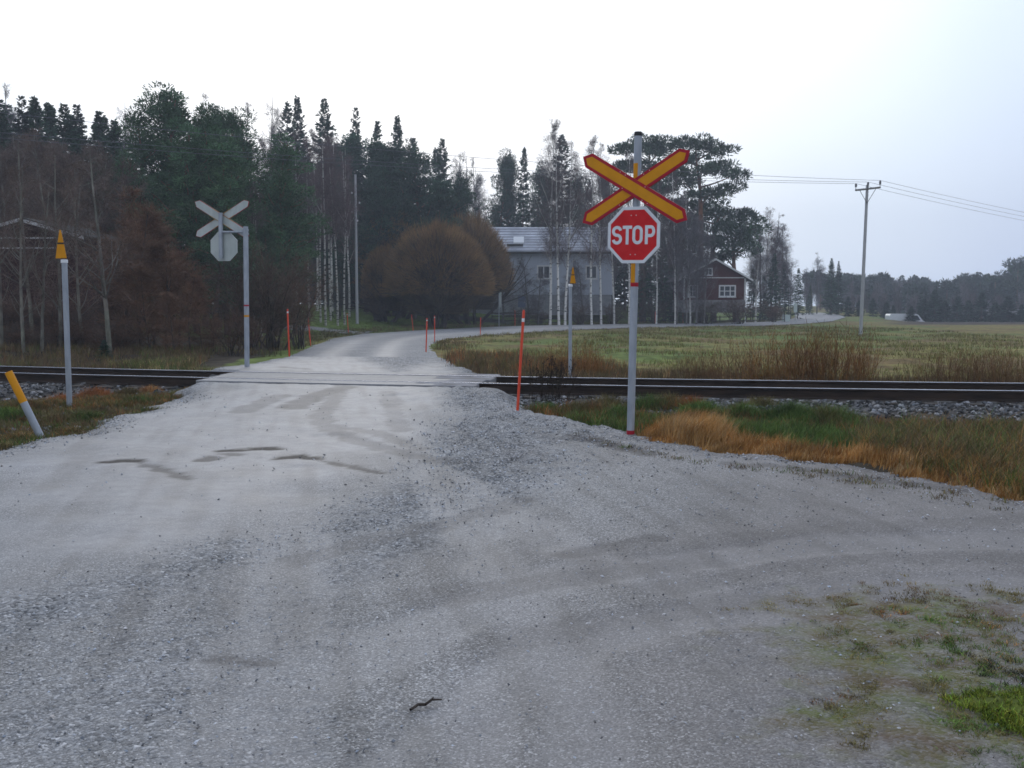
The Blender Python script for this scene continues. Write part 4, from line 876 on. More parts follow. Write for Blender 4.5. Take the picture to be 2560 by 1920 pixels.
def bush(h,rad,name,col,nst=9,n2=9,n3=9,w4=.006,trop=.03,cat='shrub',l3=.6):
    tg,cg=G(),G(); b=np.stack([rng.normal(0,rad*.12,nst),rng.normal(0,rad*.12,nst),np.full(nst,-.1)],1); az=rng.uniform(0,6.28,nst); sp=rng.uniform(.1,.55,nst)
    D=np.stack([np.cos(az)*sp,np.sin(az)*sp,np.ones(nst)],1); L1=h*rng.uniform(.75,1.05,nst); P=grow(b,D,L1,6,.12,trop); a,c=segs(P); ra,rb=taper(np.full(nst,.010*h+.008),np.full(nst,.006),nst,6); tg.tubes(a,c,ra,rb,5,jc((.075,.062,.052),len(a)))
    S,D,t,pi=spawn(P,n2,.2,1,40,14); L2=rng.uniform(.2,.45,len(t))*h; P2=grow(S,D,L2,4,.15,trop); a,c=segs(P2); cg.ribbons(a,c,w4*2,w4*1.3,jc(col,len(a),.2))
    S,D,t,pi=spawn(P2,n3,.1,1,38,15); L3=rng.uniform(.4,1.1,len(t))*l3; P3=grow(S,D,L3,2,.18,trop*.5); a,c=segs(P3); cg.ribbons(a,c,w4,w4*.7,jc(col,len(a),.25))
    S,D,t,pi=spawn(P3,3,.1,1,38,15); L4=rng.uniform(.3,.7,len(t))*l3*.6; P4=grow(S,D,L4,1,.1,0); a,c=segs(P4); cg.ribbons(a,c,w4*.8,w4*.5,jc(col,len(a),.25))
    return make_tree(name,cat,tg,cg,M_bark,M_leaf,'twigs')
def wands(h,rad,n,name,col,lean=.12):
    r=empty(name,(0,0,0),None,'shrub',link=False); g=G()
    b=np.stack([rng.normal(0,rad,n),rng.normal(0,rad*.5,n),np.full(n,-.05)],1); D=np.stack([rng.normal(0,lean,n)+b[:,0]*.1,rng.normal(0,lean,n),np.ones(n)],1); L1=h*rng.uniform(.45,1.05,n)
    P=grow(b,D,L1,5,.05,.05); a,c=segs(P); ra,rb=taper(np.full(n,.0075),np.full(n,.002),n,5); g.ribbons(a,c,ra,rb,np.repeat(jc(col,n,.28),5,0))
    S,D,t,pi=spawn(P,5,.3,1,26,8); L2=rng.uniform(.15,.5,len(t))*h*.5; P2=grow(S,D,L2,2,.08,.05); a,c=segs(P2); g.ribbons(a,c,.004,.002,jc(col,len(a),.28))
    o=build('stems',g,M_leaf,r,link=False); return r

# templates (never linked themselves)
ALD=(.19,.18,.15); TW=(.155,.112,.090)
alders=[bare_tree('alder_tree',10,.095,22,.22,.24,45,8,7,4,ALD,TW,M_bark,wander=.06,trop=.07,pale_limbs=.7,w4=.0052) for _ in range(4)]
fralders=[bare_tree('alder_tree',10,.09,18,.20,.24,46,6,5,3,ALD,TW,M_bark,wander=.05,trop=.06,pale_limbs=.9,w4=.0048) for _ in range(4)]
redald=[bare_tree('alder_tree',8,.07,26,.10,.30,42,8,8,4,(.075,.06,.048),(.175,.098,.060),M_bark,wander=.07,trop=.08,pale_limbs=.3,w4=.0058) for _ in range(3)]
birches=[bare_tree('birch_tree',20,.16,38,.30,.20,36,8,7,4,(.5,.48,.44),(.13,.095,.092),M_birch,wander=.045,trop=.08,droop=-.10,pale_limbs=.3,w4=.0046,l3=1.0) for _ in range(4)]
nakedb=[bare_tree('birch_tree',20,.14,22,.45,.17,30,8,7,4,(.5,.48,.44),(.14,.10,.098),M_birch2,wander=.03,trop=.10,droop=-.05,pale_limbs=.1,w4=.0052,l3=1.0) for _ in range(3)]
greytree=[bare_tree('bare_tree',16,.12,34,.12,.20,34,7,7,4,(.15,.14,.135),(.14,.125,.135),M_bark,wander=.05,trop=.12,droop=.02,pale_limbs=.3,w4=.0045,l3=1.0) for _ in range(3)]
spruces=[spruce(18,2.7),spruce(18,2.3,dens=1.1),spruce(18,3.2,dens=1.15),spruce(18,2.0,col=(.028,.046,.030))]
yspruce=[spruce(6,1.5,dens=.6,col=(.026,.05,.032)),spruce(6,1.9,dens=.7,col=(.026,.046,.03))]
pines=[pine(14,3.1,.22,34,csize=1.15),pine(14,2.7,.28,30,csize=1.2),pine(14,3.4,.18,36,csize=1.1)]
darkpines=[pine(18,4.2,.12,46,col=(.038,.078,.044),csize=1.1,size=.28),pine(18,3.6,.20,40,col=(.038,.076,.045),csize=1.15,size=.28)]
ORD=['first','second','third','fourth','fifth','sixth','seventh','eighth','ninth','tenth','eleventh','twelfth','thirteenth','fourteenth','fifteenth','sixteenth','seventeenth','eighteenth','nineteenth','twentieth']
def stand(items,protos,label,group,hnom,sx=1.0,order='from the left'):
    items=sorted(items,key=lambda q:q[0])
    for i,it in enumerate(items):
        px,y,top=it[:3]; b=gp(px,y); th=pt(px,top,y)[2]-b[2]; pr=protos[it[3] if len(it)>3 else i%len(protos)]; s=th/HZ.get(pr.name,hnom); w_=s*(it[4] if len(it)>4 else sx)
        lb=label if isinstance(label,str) else label[i]
        if '%' in lb: lb=lb % (ORD[i]+' '+order)
        instance(pr,tuple(b-A(0,0,.05)),(w_,w_,s),rng.uniform(0,6.28),lb,group,(rng.normal(0,.015),rng.normal(0,.02)))
def rows(px0,px1,n,y0,y1,top,jit): 
    o=[]
    for i in range(n):
        px=px0+(px1-px0)*(i+.5+rng.uniform(-.35,.35))/n; o.append((px,rng.uniform(y0,y1),np.interp(px,*zip(*top))+rng.normal(0,jit)))
    return o
# --- left thicket behind the track
stand([(2,31,150),(24,30,160),(33,33,140),(42,30.5,185),(61,32,150),(83,33,160)],fralders,'grey bare alder, %s at the thicket front','front alders of the left thicket',10)
stand([(110,29.5,150,2,1.25)],fralders,'bare alder with pale spreading lower branches, beside the reddish bushes','front alders of the left thicket',10)
stand(rows(-14,128,11,51.5,55,[(-20,138),(60,146),(128,165)],8),alders,'bare alder inside the dense left thicket, behind the front trunks','inner alders of the left thicket',10)
stand(rows(-14,112,10,57,62,[(-20,132),(70,142),(130,160),(190,205)],8),alders,'bare alder at the back of the left thicket, behind the red shed','back alders of the left thicket',10,1.15)
stand([(126,37,186),(141,34,205),(155,36,216),(166,33,236),(178,35,250),(190,33,272),(202,34,292),(214,33,312),(150,31,262),(175,30.5,290)],redald,'red brown bushy alder, %s, beside the crossing sign','reddish bushy alders',8,1.35)
stand([(0,66,89),(13,70,99),(30,68,96),(44,68,96),(57,72,101),(71,68,104),(83,70,104),(98,66,110),(118,68,118),(-8,68,94)],spruces,'dark spruce top above the left thicket, %s','spruces behind the left thicket',18,1.3)
stand(rows(-16,132,11,76,86,[(-16,108),(40,110),(132,126)],4),spruces,'dark spruce deep behind the left thicket, its top between nearer spires','deep spruces of the left wood',18,1.5)
stand([(142,60,107),(160,60,91),(186,62,89),(205,63,108),(219,64,98),(236,66,104),(252,66,111)],pines,'broad green pine above the left sign, %s','green pines left of the birches',14,1.15)
stand([(172,56,128),(198,55,135),(228,56,140),(140,57,150),(262,62,130),(276,60,165),(296,62,205),(185,54,170),(214,54,180),(245,55,200),(268,56,225)],pines,'lower green pine filling the green stand, %s','green pines left of the birches',14,1.3)
stand(rows(100,268,10,72,80,[(100,225),(268,235)],8),spruces,'dark low spruce deep under the green pines','deep low spruces',18,2.4)
stand([(128,74,104),(208,78,95),(246,80,104),(268,82,100),(15,78,78)],greytree,'faint bare treetop behind the dark conifers, %s','faint bare treetops',16,.9)
# --- birches left of the telephone pole
stand([(310,84,134),(321,80,150),(326,78,140),(331,82,132),(338,79,138),(345,80,152)],nakedb,'slender pale birch, %s, left of the telephone pole','pale birches left of the telephone pole',20,.85)
stand([(255,58,190),(262,57,180)],nakedb,'thin birch behind the left crossing sign, %s','thin birches behind the crossing sign',20,.8)
stand([(270,78,138),(284,80,135),(298,82,128),(318,90,128),(350,90,150),(279,70,160),(333,92,132)],birches,'bare purplish birch crown between the green pines and the telephone pole','purplish birch crowns',20,.8)
# --- conifers behind the lawn
stand(rows(272,470,16,118,140,[(270,135),(330,140),(440,150),(455,200),(470,235)],8),spruces,'dark spruce deep in the wood behind the lawn and the birches','deep wood spruces',18,1.3)
stand(rows(282,360,9,98,108,[(280,235),(360,250)],10),spruces,'low dark spruce under the pale birches left of the telephone pole','understorey spruces',18,2.6)
stand(rows(600,700,9,126,138,[(600,215),(700,220)],12),spruces,'dark spruce behind the grey house and red cottage gap','background spruces by the cottage',18,1.4)
stand([(289,106,101),(305,108,96),(331,106,99),(354,104,108),(401,106,115),(441,108,138),(376,112,120)],spruces,'pointed dark spruce behind the lawn, %s','spruces behind the lawn',18,1.0)
stand([(367,98,134),(385,99,136),(415,98,142),(428,100,143),(447,102,172),(400,96,160),(432,96,180),(375,95,185),(458,104,196),(350,98,150)],darkpines,'dense dark pine above the brown willow domes, %s','dark pines behind the willow domes',18,1.15)
stand([(462,128,152),(470,132,158),(478,130,156),(486,134,168),(455,134,170)],greytree,'thin bare tree left of the house roof, %s','bare trees left of the grey house',16,.8)
stand([(498,130,151),(510,132,156),(535,134,160),(548,134,172),(578,136,168),(602,136,172)],darkpines,'dark pine behind the house roof, %s','conifers behind the grey house',18,.75)
stand([(521,128,147,1,.9),(562,130,135,0,1.3),(590,132,178,2,1.0),(505,134,185,2,1),(612,132,190,0,1.1)],spruces,'dark spruce behind the house roof, %s','conifers behind the grey house',18)
# --- birches in front of the house
stand([(550,98.5,119),(559,98,130),(565,98,138)],birches,['left white stem of the triple birch before the grey house','middle white stem of the triple birch before the grey house','right white stem of the triple birch before the grey house'],'birch trio',20,.85)
stand([(591.5,101,134),(601,103,142),(614,106,165),(629,105,150),(656,106,178),(675,104,165),(690,106,190)],birches,'white stemmed verge birch before house and cottage, %s','verge birches',20,.8)
stand([(640,118,205),(612,122,180),(665,120,215),(684,122,210),(648,124,190)],greytree,'bare grey tree between house and cottage, %s','bare trees before the cottage',16,.9)
stand([(645,116,235),(663,117,228),(690,118,225),(676,116,250)],spruces,'dark young spruce between the grey house and the red cottage, %s','young spruces before the cottage',18,1.2)
stand([(503,103,250),(529,104,256),(571,105,258),(583,104,262),(538,103,266)],greytree,'small bare fruit tree before the grey house wall, %s','bare fruit trees before the house',16,1.8)
stand([(676,104,196),(686,103.5,212),(696,104,205),(704,104,222)],greytree,'thin bare tree before the red cottage gable, %s','bare trees before the cottage gable',16,1.0)
# big pines with hand placed foliage plates
def bigpine(base,y,trunk,plates,label):
    b=gp(base,y); q=y/F; r=empty('pine_tree',tuple(b),label,'tree',group='tall pines by the cottage'); tg,cg=G(),G()
    tp_=[pt(px,py,y)-b for px,py in trunk]; tp_=np.array(tp_); n=14; s=np.linspace(0,1,len(tp_)); f=np.linspace(0,1,n); T=np.stack([np.interp(f,s,tp_[:,k]) for k in range(3)],1); T[1:,1]+=rng.normal(0,.12,n-1).cumsum()
    T[0,2]=-.3; rr=.30*(1-f)**.7+.07; tg.tubes(T[:-1],T[1:],rr[:-1],rr[1:],9,np.where((f[:-1]>.4)[:,None],A(.21,.095,.05),A(.115,.082,.068)))
    for px,py,wd,ht in plates:
        c=pt(px,py,y)-b; c[1]+=rng.uniform(-2,2); k=int(np.argmin(np.abs(T[:,2]-(c[2]-1.2)))); P=grow(T[k][None],(c-T[k])[None],A(np.linalg.norm(c-T[k])),6,.05,.02); P=P+(np.linspace(0,1,7)[None,:,None]*(c-P[0,-1])); a,e=segs(P); cg.tubes(a,e,np.linspace(.12,.06,6),np.linspace(.11,.05,6),5,jc((.13,.075,.05),6))
        w_,h_=wd*q*.58,ht*q*.62; m=max(4,int(w_*5))
        for j in range(m):
            o=A(rng.uniform(-1,1)*w_,rng.uniform(-1,1)*w_*.8,0); o[2]=h_*.8*(1-(o[0]/w_)**2)*rng.uniform(-.9,1.0); s_=rng.uniform(.55,1.0)
            clump(cg,c+o,s_*1.25,s_*.62,120,(.045,.078,.042),.40)
            if j%2==0: e0=c-A(0,0,h_*.5); cg.tubes(e0[None],(c+o)[None],.03,.015,4,jc((.12,.075,.05),1))
    build('trunk',tg,M_bark,r,smooth=True); build('crown',cg,M_leaf,r); return r
bigpine(642,116,[(642,318),(644,230),(648,180),(650,150)],[(648,142,40,13),(630,152,26,10),(662,150,26,14),(640,166,40,12),(662,172,30,12),(626,166,12,6),(638,186,30,9),(655,192,24,8)],'tall pine behind the STOP sign, its round crown left of the crossbuck')
bigpine(700,114,[(700,314),(701,240),(700,190),(696,160)],[(694,146,34,12),(712,152,30,14),(688,158,26,10),(720,166,26,14),(700,174,40,12),(728,178,18,9),(732,188,16,9),(684,182,24,9),(707,196,30,9)],'tall pine right of the crossbuck with an orange upper trunk and high rounded crown')
bigpine(716,118,[(714,314),(712,262),(716,225),(722,212)],[(706,208,30,12),(728,214,34,12),(745,220,26,14),(752,230,16,9),(716,228,36,12),(690,216,24,11),(700,240,30,14)],'lower spreading pine over the red cottage with a branch reaching right')
bigpine(738,117,[(736,312),(735,270),(733,240)],[(733,236,24,14),(738,250,22,14),(728,256,22,12),(744,242,16,10),(722,244,20,10)],'short dense pine at the right gable of the red cottage')
bigpine(672,120,[(672,316),(670,240),(672,210)],[(672,205,30,12),(660,216,26,10),(684,222,28,10),(668,232,30,10)],'shaded pine trunk and crown under the right arm of the crossbuck')
# --- right of the cottage
stand([(766,132,207),(778,136,238),(755,122,236)],birches,'tall bare birch right of the cottage, %s','bare birches right of the cottage',20,1.2)
stand([(760,128,222),(770,134,214),(779,138,230),(788,140,246),(752,130,240),(774,142,224)],greytree,'pale bare treetop right of the red cottage, %s','pale bare trees right of the cottage',16,1.25)
stand([(790,140,262),(816,170,252),(806,168,268),(850,190,276),(866,196,282),(880,200,284)],greytree,'bare grey tree near the road bend, %s','bare trees at the road bend',16,1.2)
stand([(770,130,253),(784,134,261),(797,138,268),(830,160,258),(838,164,261),(750,126,268),(762,128,275),(808,160,284)],spruces,'dark spruce by the far road bend, %s','spruces at the road bend',18,1.15)
sp=[(847,158,296),(858,156,300),(872,157,298),(885,155,302),(892,156,305),(910,148.2,306),(922,154,298),(934,156,290),(944,155,300),(956,158,296),(968,154,300),(980,158,292),(993,155,302),(1006,156,296),(1020,154,304),(1034,156,298),(930,160,300),(1000,160,305)]
stand(sp,yspruce,'small spruce along the far field edge, %s','small spruces along the field edge',6,1.35)
# far wood, one mass
fw=G(); 
def far_tree(px,y,top,kind):
    b=gp(px,y); h=pt(px,top,y)[2]-b[2]; w_=h*.22
    if kind==0:      # bare crown
        n=260; P0=b+np.stack([rng.normal(0,w_*.25,n),rng.normal(0,w_*.25,n),h*rng.uniform(.1,.75,n)],1); D=np.stack([rng.normal(0,.5,n),rng.normal(0,.5,n),rng.uniform(.4,1.2,n)],1); fw.ribbons(P0,P0+norm(D)*h*.22,.035,.012,jc((.10,.085,.08),n,.2)); fw.tubes([b],[b+A(0,0,h*.8)],.16,.05,5,(.16,.15,.14))
    elif kind==1:    # pine
        fw.tubes([b],[b+A(0,0,h*.9)],.2,.08,5,(.15,.09,.06))
        for j in range(9): clump(fw,b+A(rng.normal(0,w_*.5),rng.normal(0,w_*.5),h*rng.uniform(.5,.96)),h*.10,h*.06,60,(.036,.055,.035),.9)
    else:
        n=240; t=rng.uniform(.05,1,n); az=rng.uniform(0,6.28,n); rr=w_*(1-t)*rng.uniform(.3,1,n); P=b+np.stack([np.cos(az)*rr,np.sin(az)*rr,t*h],1); tris(fw,P,np.stack([np.cos(az),np.sin(az),-.3+0*az],1),h*.09,h*.025,jc((.03,.05,.032),n,.25)); fw.tubes([b],[b+A(0,0,h*.9)],.18,.04,5,(.1,.08,.07))
for i in range(200):
    px=rng.uniform(805,1090); y=rng.uniform(205,300); top=np.interp(px,[805,850,880,905,930,960,985,1000,1010,1024,1090],[270,271,273,274,275,274,271,271,262,253,245])+abs(rng.normal(0,5))+(y<235)*rng.uniform(0,9); far_tree(px,y,top,[0,0,1,1,2][i%5])
for i in range(70):
    px=rng.uniform(820,1090); y=rng.uniform(172,205); far_tree(px,y,rng.uniform(283,303),0 if i%3 else 2)
tag(build('distant_wood',fw,M_leaf),'hazy far wood of pines and bare trees across the field','wood',kind='stuff')

# --- shrubs
for lab,px,y,half,top,base in (('brown dome shaped willow, left rear one of the clump','395',97,37,214,318),('large front brown dome willow of the clump','439',86,54,225,317),('right rear brown dome willow of the clump, against the grey house','470',98,44,218,317),('small brown willow dome at the left foot of the clump','386',89,24,250,316)):
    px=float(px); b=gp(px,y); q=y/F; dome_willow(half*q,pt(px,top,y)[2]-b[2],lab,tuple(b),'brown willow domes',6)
dk=[bush(3,1.5,'lilac_bush',(.075,.078,.066)),bush(3,1.5,'lilac_bush',(.10,.062,.05))]
rb=[bush(4,1.8,'bare_bush',(.13,.075,.05),nst=13,n2=11,n3=10,w4=.0055,l3=.8),bush(4,1.8,'bare_bush',(.10,.072,.054),nst=13,n2=11,n3=10,w4=.0055,l3=.8)]
stand([(339,86,276,0)],dk,'dark grey green rounded bush on the lawn left of the telephone pole','lawn bushes',3,1.2)
stand([(378,88,284,1)],dk,'dark reddish low bush on the lawn right of the telephone pole','lawn bushes',3,1.4)
stand([(255,36,246,1)],rb,'dark bare bush with many stems just right of the left crossing sign pole','roadside bushes',4,1.0)
stand([(273,37,236,1)],rb,'tall dark bare bush above the first orange pole past the rails','roadside bushes',4,1.05)
stand([(300,41,252,0,.75)],rb,'reddish bare bush behind the first orange pole past the rails','roadside bushes',4)
stand([(233,31,300,0)],rb,'low reddish bush left of the left crossing sign pole','roadside bushes',4,1.3)
stand([(580,102,300,1),(520,103,303,1),(540,104,308,0),(612,108,300,1)],rb,'low brown bush below the grey house, %s','low bushes below the house',4,2.2)
stand(rows(-14,128,12,38,42,[(-20,290),(130,305)],10),rb,'dark undergrowth bush among the left alder trunks','undergrowth of the left thicket',4,1.5)
stand(rows(-12,128,9,30.5,35,[(-12,322),(128,318)],6),rb,'low dark brush at the foot of the left alders, beyond the rails','brush before the left thicket',4,2.2)
stand(rows(-190,-16,9,34,60,[(-190,120),(-16,120)],12),alders,'bare alder continuing the thicket past the left edge','alders past the left edge',10,1.2)
stand(rows(-200,-10,9,64,84,[(-200,95),(-10,95)],8),spruces,'dark spruce continuing the wood past the left edge','spruces past the left edge',18,1.5)
stand([(655,112,295,1),(706,107,296,1),(738,107,292,0),(772,120,300,0),(690,110,303,1)],rb,'low bare bush around the red cottage, %s','low bushes by the cottage',4,1.7)
lowsp=stand([(104,28.5,338,0,1.8)],yspruce,'tiny green spruce at the foot of the pale branched alder','small spruces',6)
wn=[wands(1.6,.35,85,'willow_wands',(.23,.115,.036)) for _ in range(2)]+[wands(1.6,.5,85,'willow_wands',(.18,.105,.045)) for _ in range(2)]
stand([(552,22.5,342,0),(566,22,336,1),(585,22.6,338,0),(598,23,344,1)],wn,'willow wands beside the right triangle post, %s','willow wands behind the right rail',1.6,1.2)
stand([(700,21.6,352,2),(716,21.2,344,3),(732,21.8,340,2),(748,22.4,350,3)],wn,'willow wands just right of the STOP sign, %s','willow wands behind the right rail',1.6,1.3)
stand([(766,20.6,334,0),(782,20.8,328,3),(797,20.4,324,0),(812,20.7,328,1),(828,20.3,326,0),(843,20.8,324,3),(860,20.4,334,1)],wn,'tall willow wands before the power pole, %s','willow wands behind the right rail',1.6,1.15)
stand([(930,20,352,2),(945,20.2,346,3),(962,19.8,348,2),(980,20.3,346,3),(997,19.7,344,2),(1015,20,350,3),(1030,19.6,346,2)],wn,'brown willow wands at the right edge, %s','willow wands behind the right rail',1.6,1.25)
# dead dark weed with seed heads
b=at(552,402,Hg); r=empty('dead_weed',tuple(b),'black brown dead weed with seed heads between the orange pole and the STOP sign','weed')
g=G(); n=46; bb=np.stack([rng.normal(0,.12,n),rng.normal(0,.09,n),np.full(n,-.03)],1); D=np.stack([rng.normal(.05,.22,n),rng.normal(0,.2,n),np.ones(n)],1); Ls=rng.uniform(.35,.78,n); P=grow(bb,D,Ls,5,.07,.04); a,c=segs(P); g.tubes(a,c,.0045,.0035,3,jc((.032,.024,.018),len(a)))
S,D,t,pi=spawn(P,6,.5,1,40,10); P2=grow(S,D,rng.uniform(.06,.16,len(t)),2,.1,.05); a,c=segs(P2); g.ribbons(a,c,.0025,.002,jc((.035,.025,.018),len(a))); build('stems',g,M_leaf,r)
g=G(); E=P2[:,-1]; stones(g,E,rng.uniform(.008,.016,len(E)),jc((.035,.024,.016),len(E)),OCT,.8); build('seed_heads',g,M_leaf,r)['kind']='stuff'

# ------------------------------------------------------------------ grass and weeds
def scat(poly,n,fn=Hg,px=True):
    P=np.array([at(a,b,H)[:2] for a,b in poly]) if px else np.array(poly,float); lo,hi=P.min(0),P.max(0); out=[]
    while sum(map(len,out))<n:
        q=rng.uniform(lo,hi,(n*2,2)); out.append(q[polydist(P,q[:,0],q[:,1])>0])
    q=np.concatenate(out)[:n]; return np.stack([q[:,0],q[:,1],fn(q[:,0],q[:,1])],1)
def tufts(g,C,k,h,spread,lean,wd,cols,wind=(0,0)):
    n=len(C); B=np.repeat(C,k,0)+np.concatenate([rng.normal(0,1,(n*k,2))*spread,np.zeros((n*k,1))],1); hh=np.repeat(np.broadcast_to(h,(n,)),k)*rng.uniform(.5,1.15,n*k)
    ci=np.repeat(np.clip(((snoise(C[:,0],C[:,1],.28,6,4)*.42+.5+rng.normal(0,.12,n))*len(cols)).astype(int),0,len(cols)-1),k); ci=np.where(rng.random(n*k)<.25,rng.integers(0,len(cols),n*k),ci); c=np.array(cols)[ci]*(1+rng.normal(0,.2,(n*k,1)))
    g.blades(B,hh,rng.normal(0,lean,(n*k,2))+A(*wind),wd,np.clip(c,.006,.8))
def off(C,m=-.05): return C[roadsd(C[:,0],C[:,1])<m]
TAN=[(.40,.205,.06),(.46,.26,.09),(.33,.15,.04),(.48,.33,.16)]; OLV=[(.15,.135,.045),(.18,.14,.055),(.12,.10,.045)]; GRN=[(.085,.15,.03),(.13,.20,.045),(.07,.115,.03)]; BRN=[(.15,.10,.055),(.12,.08,.048),(.20,.14,.07)]; RUS=[(.34,.13,.040),(.26,.11,.04)]
g=G()                                              # tawny strip along the gravel edge on the right
C=scat([(640,436),(660,424),(690,434),(740,441),(800,451),(880,459),(950,467),(1040,482),(1060,515),(1000,496),(930,481),(870,467),(795,459),(720,455),(668,446)],1300); C=off(C)
d_=-roadsd(C[:,0],C[:,1]); tufts(g,C,22,np.clip(.05+.25*d_,.06,.24)*rng.uniform(.6,1.2,len(C)),.05,.30,.0032,TAN,(.18,-.05))
C=off(scat([(664,436),(680,424),(712,428),(728,440),(700,446)],170)); tufts(g,C,24,.30,.06,.28,.003,TAN[:2]+TAN[3:],(.25,-.05))
tag(build('tawny_grass',g,M_grass),'tawny dry grass along the gravel edge under the STOP sign',kind='stuff')
g=G()                                              # green sward in the ditch
C=off(scat([(560,412),(600,404),(700,414),(800,418),(900,424),(900,446),(800,446),(720,434),(660,428),(610,424)],2100)); tufts(g,C,16,rng.uniform(.06,.2,len(C)),.07,.32,.0035,GRN*2+OLV[:1],(.1,0))
C=off(scat([(520,398),(600,398),(690,410),(690,424),(630,428),(560,414)],420)); tufts(g,C,16,rng.uniform(.08,.22,len(C)),.06,.35,.0035,OLV+GRN[:1]+RUS)
C=off(scat([(640,404),(1040,410),(1040,424),(640,416)],300)); tufts(g,C,18,rng.uniform(.05,.16,len(C)),.06,.4,.0035,OLV+RUS+GRN)
for px,py,r_,h_,cl in ((575,415,.25,.22,OLV),(588,412,.2,.2,BRN),(598,416,.22,.22,RUS+OLV),(607,411,.3,.28,OLV),(617,418,.2,.2,GRN),(648,410,.3,.26,OLV+GRN),(668,407,.3,.24,RUS+OLV),(700,414,.35,.24,GRN),(740,416,.4,.22,GRN+OLV),(790,420,.45,.26,GRN),(830,424,.45,.28,GRN+OLV),(690,407,.25,.2,RUS),(760,408,.3,.2,OLV),(545,411,.2,.16,GRN),(560,420,.16,.12,TAN+OLV)):
    c=at(px,py,Hg); n=int(90*r_/.25); C=c+np.stack([rng.normal(0,r_*.5,n),rng.normal(0,r_*.4,n),0*rng.random(n)],1); C[:,2]=Hg(C[:,0],C[:,1])-.02; dd_=np.hypot(C[:,0]-c[0],C[:,1]-c[1])/r_; tufts(g,C,14,h_*np.clip(1.2-.7*dd_,.25,1.2),.05,.45,.0032,cl,(.12,0))
tag(build('ditch_grass',g,M_grass),'low green and olive grass in the ditch beside the track',kind='stuff')
g=G()                                              # rough brown grass right
C=off(scat([(850,430),(900,418),(1060,418),(1070,510),(1000,490),(930,474),(870,456)],1900)); tufts(g,C,22,rng.uniform(.08,.30,len(C))*np.where(rng.random(len(C))<.08,1.6,1),.08,.5,.0028,GRN[:2]+OLV+BRN+TAN[:2]+OLV[:1]+GRN[:1],(.1,0))
tag(build('rough_grass',g,M_grass),'tangled olive and brown grass at the right edge before the track',kind='stuff')
g=G()                                              # left verge
C=off(scat([(-20,452),(-20,402),(60,398),(140,388),(200,384),(206,386),(192,398),(120,420),(90,433),(45,443)],2100),-.03); tufts(g,C,15,rng.uniform(.035,.13,len(C)),.06,.42,.0038,GRN+OLV*2+BRN+RUS[:1])
C=off(scat([(20,402),(150,388),(196,388),(150,402),(60,412)],330),-.03); tufts(g,C,20,rng.uniform(.06,.16,len(C)),.05,.4,.0035,RUS+OLV+TAN[:1])
C=off(scat([(-20,452),(0,446),(60,436),(120,416),(195,394),(190,402),(120,424),(80,436)],420),-.02); tufts(g,C,16,rng.uniform(.04,.1,len(C)),.05,.45,.0035,OLV+TAN[3:]+GRN)
for px,py,r_,h_,cl in ((95,397,.28,.2,RUS),(128,395,.22,.16,RUS+OLV),(150,392,.2,.14,TAN+RUS),(115,404,.25,.16,OLV),(140,404,.3,.15,GRN),(165,402,.3,.13,GRN),(178,396,.25,.13,GRN+OLV),(28,412,.35,.2,RUS+OLV),(8,420,.4,.2,GRN),(55,425,.3,.18,OLV+BRN),(82,420,.3,.17,GRN+OLV),(105,415,.25,.14,BRN),(20,440,.25,.12,TAN+OLV),(60,404,.25,.2,RUS),(190,391,.2,.1,OLV+TAN),(70,435,.2,.12,OLV+TAN)):
    c=at(px,py,Hg); n=int(90*r_/.25); C=c+np.stack([rng.normal(0,r_*.6,n),rng.normal(0,r_*.4,n),0*rng.random(n)],1); C=C[roadsd(C[:,0],C[:,1])<.08]; n=len(C); C[:,2]=Hg(C[:,0],C[:,1])-.02; dd_=np.hypot(C[:,0]-c[0],C[:,1]-c[1])/r_; tufts(g,C,14,h_*np.clip(1.2-.7*dd_,.25,1.2),.05,.5,.0034,cl)
n=700; C=scat([(-20,430),(0,405),(80,400),(190,388),(180,400),(100,420),(40,436)],n); stones(g2:=G(),C+A(0,0,.01),rng.uniform(.015,.05,n),greycols(n,.04,.4),ico(),.65)
tag(build('verge_stones',g2,M_stone),'grey stones strewn over the left verge',kind='stuff')
tag(build('verge_grass',g,M_grass),'short mixed green and rusty grass on the left verge',kind='stuff')
g=G()                                              # tall brown weeds beyond the track
tl=lambda s,t: tp(s_of(s),t,0)[:2]
C=scat([tl(-22,2.3),tl(-6.6,2.2),(-7.6,24),(-9,30),(-11,36),(-24,34)],2300,px=False); C=off(C,-.1); tufts(g,C,15,rng.uniform(.08,.32,len(C)),.09,.26,.006,OLV*2+BRN*3+RUS[1:]+GRN[:1])
C=scat([tl(-9,2.0),tl(-6.1,1.9),(-7.4,23),(-8.6,27),(-11,27)],500,px=False); C=off(C,-.05); tufts(g,C,16,rng.uniform(.12,.32,len(C)),.07,.3,.005,OLV+TAN[3:]+GRN)
tag(build('weeds_by_forest',g,M_grass),'tall faded weeds between the left rail and the thicket',kind='stuff')
g=G()
C=scat([tl(-.2,2.0),tl(18,2.1),tl(18,6.0),tl(6,6.2),(-1.4,28),(-1.6,23)],4200,px=False); C=off(C,-.1); tufts(g,C,14,rng.uniform(.10,.36,len(C))*np.interp(trk(C[:,0],C[:,1]),[2,3,6],[.6,1,.7]),.09,.2,.0055,OLV*2+BRN*3+RUS[:1]+TAN[3:])
C=scat([(-2.1,31.5),(-1.6,24),(0,22.5),(3,24),(3,31)],600,px=False); C=off(C,-.1); tufts(g,C,14,rng.uniform(.15,.4,len(C)),.1,.2,.006,BRN+RUS[:1]+OLV)
tag(build('weeds_by_field',g,M_grass),'brown weeds and grass along the field side of the track',kind='stuff')
g=G()                                              # field and lawn
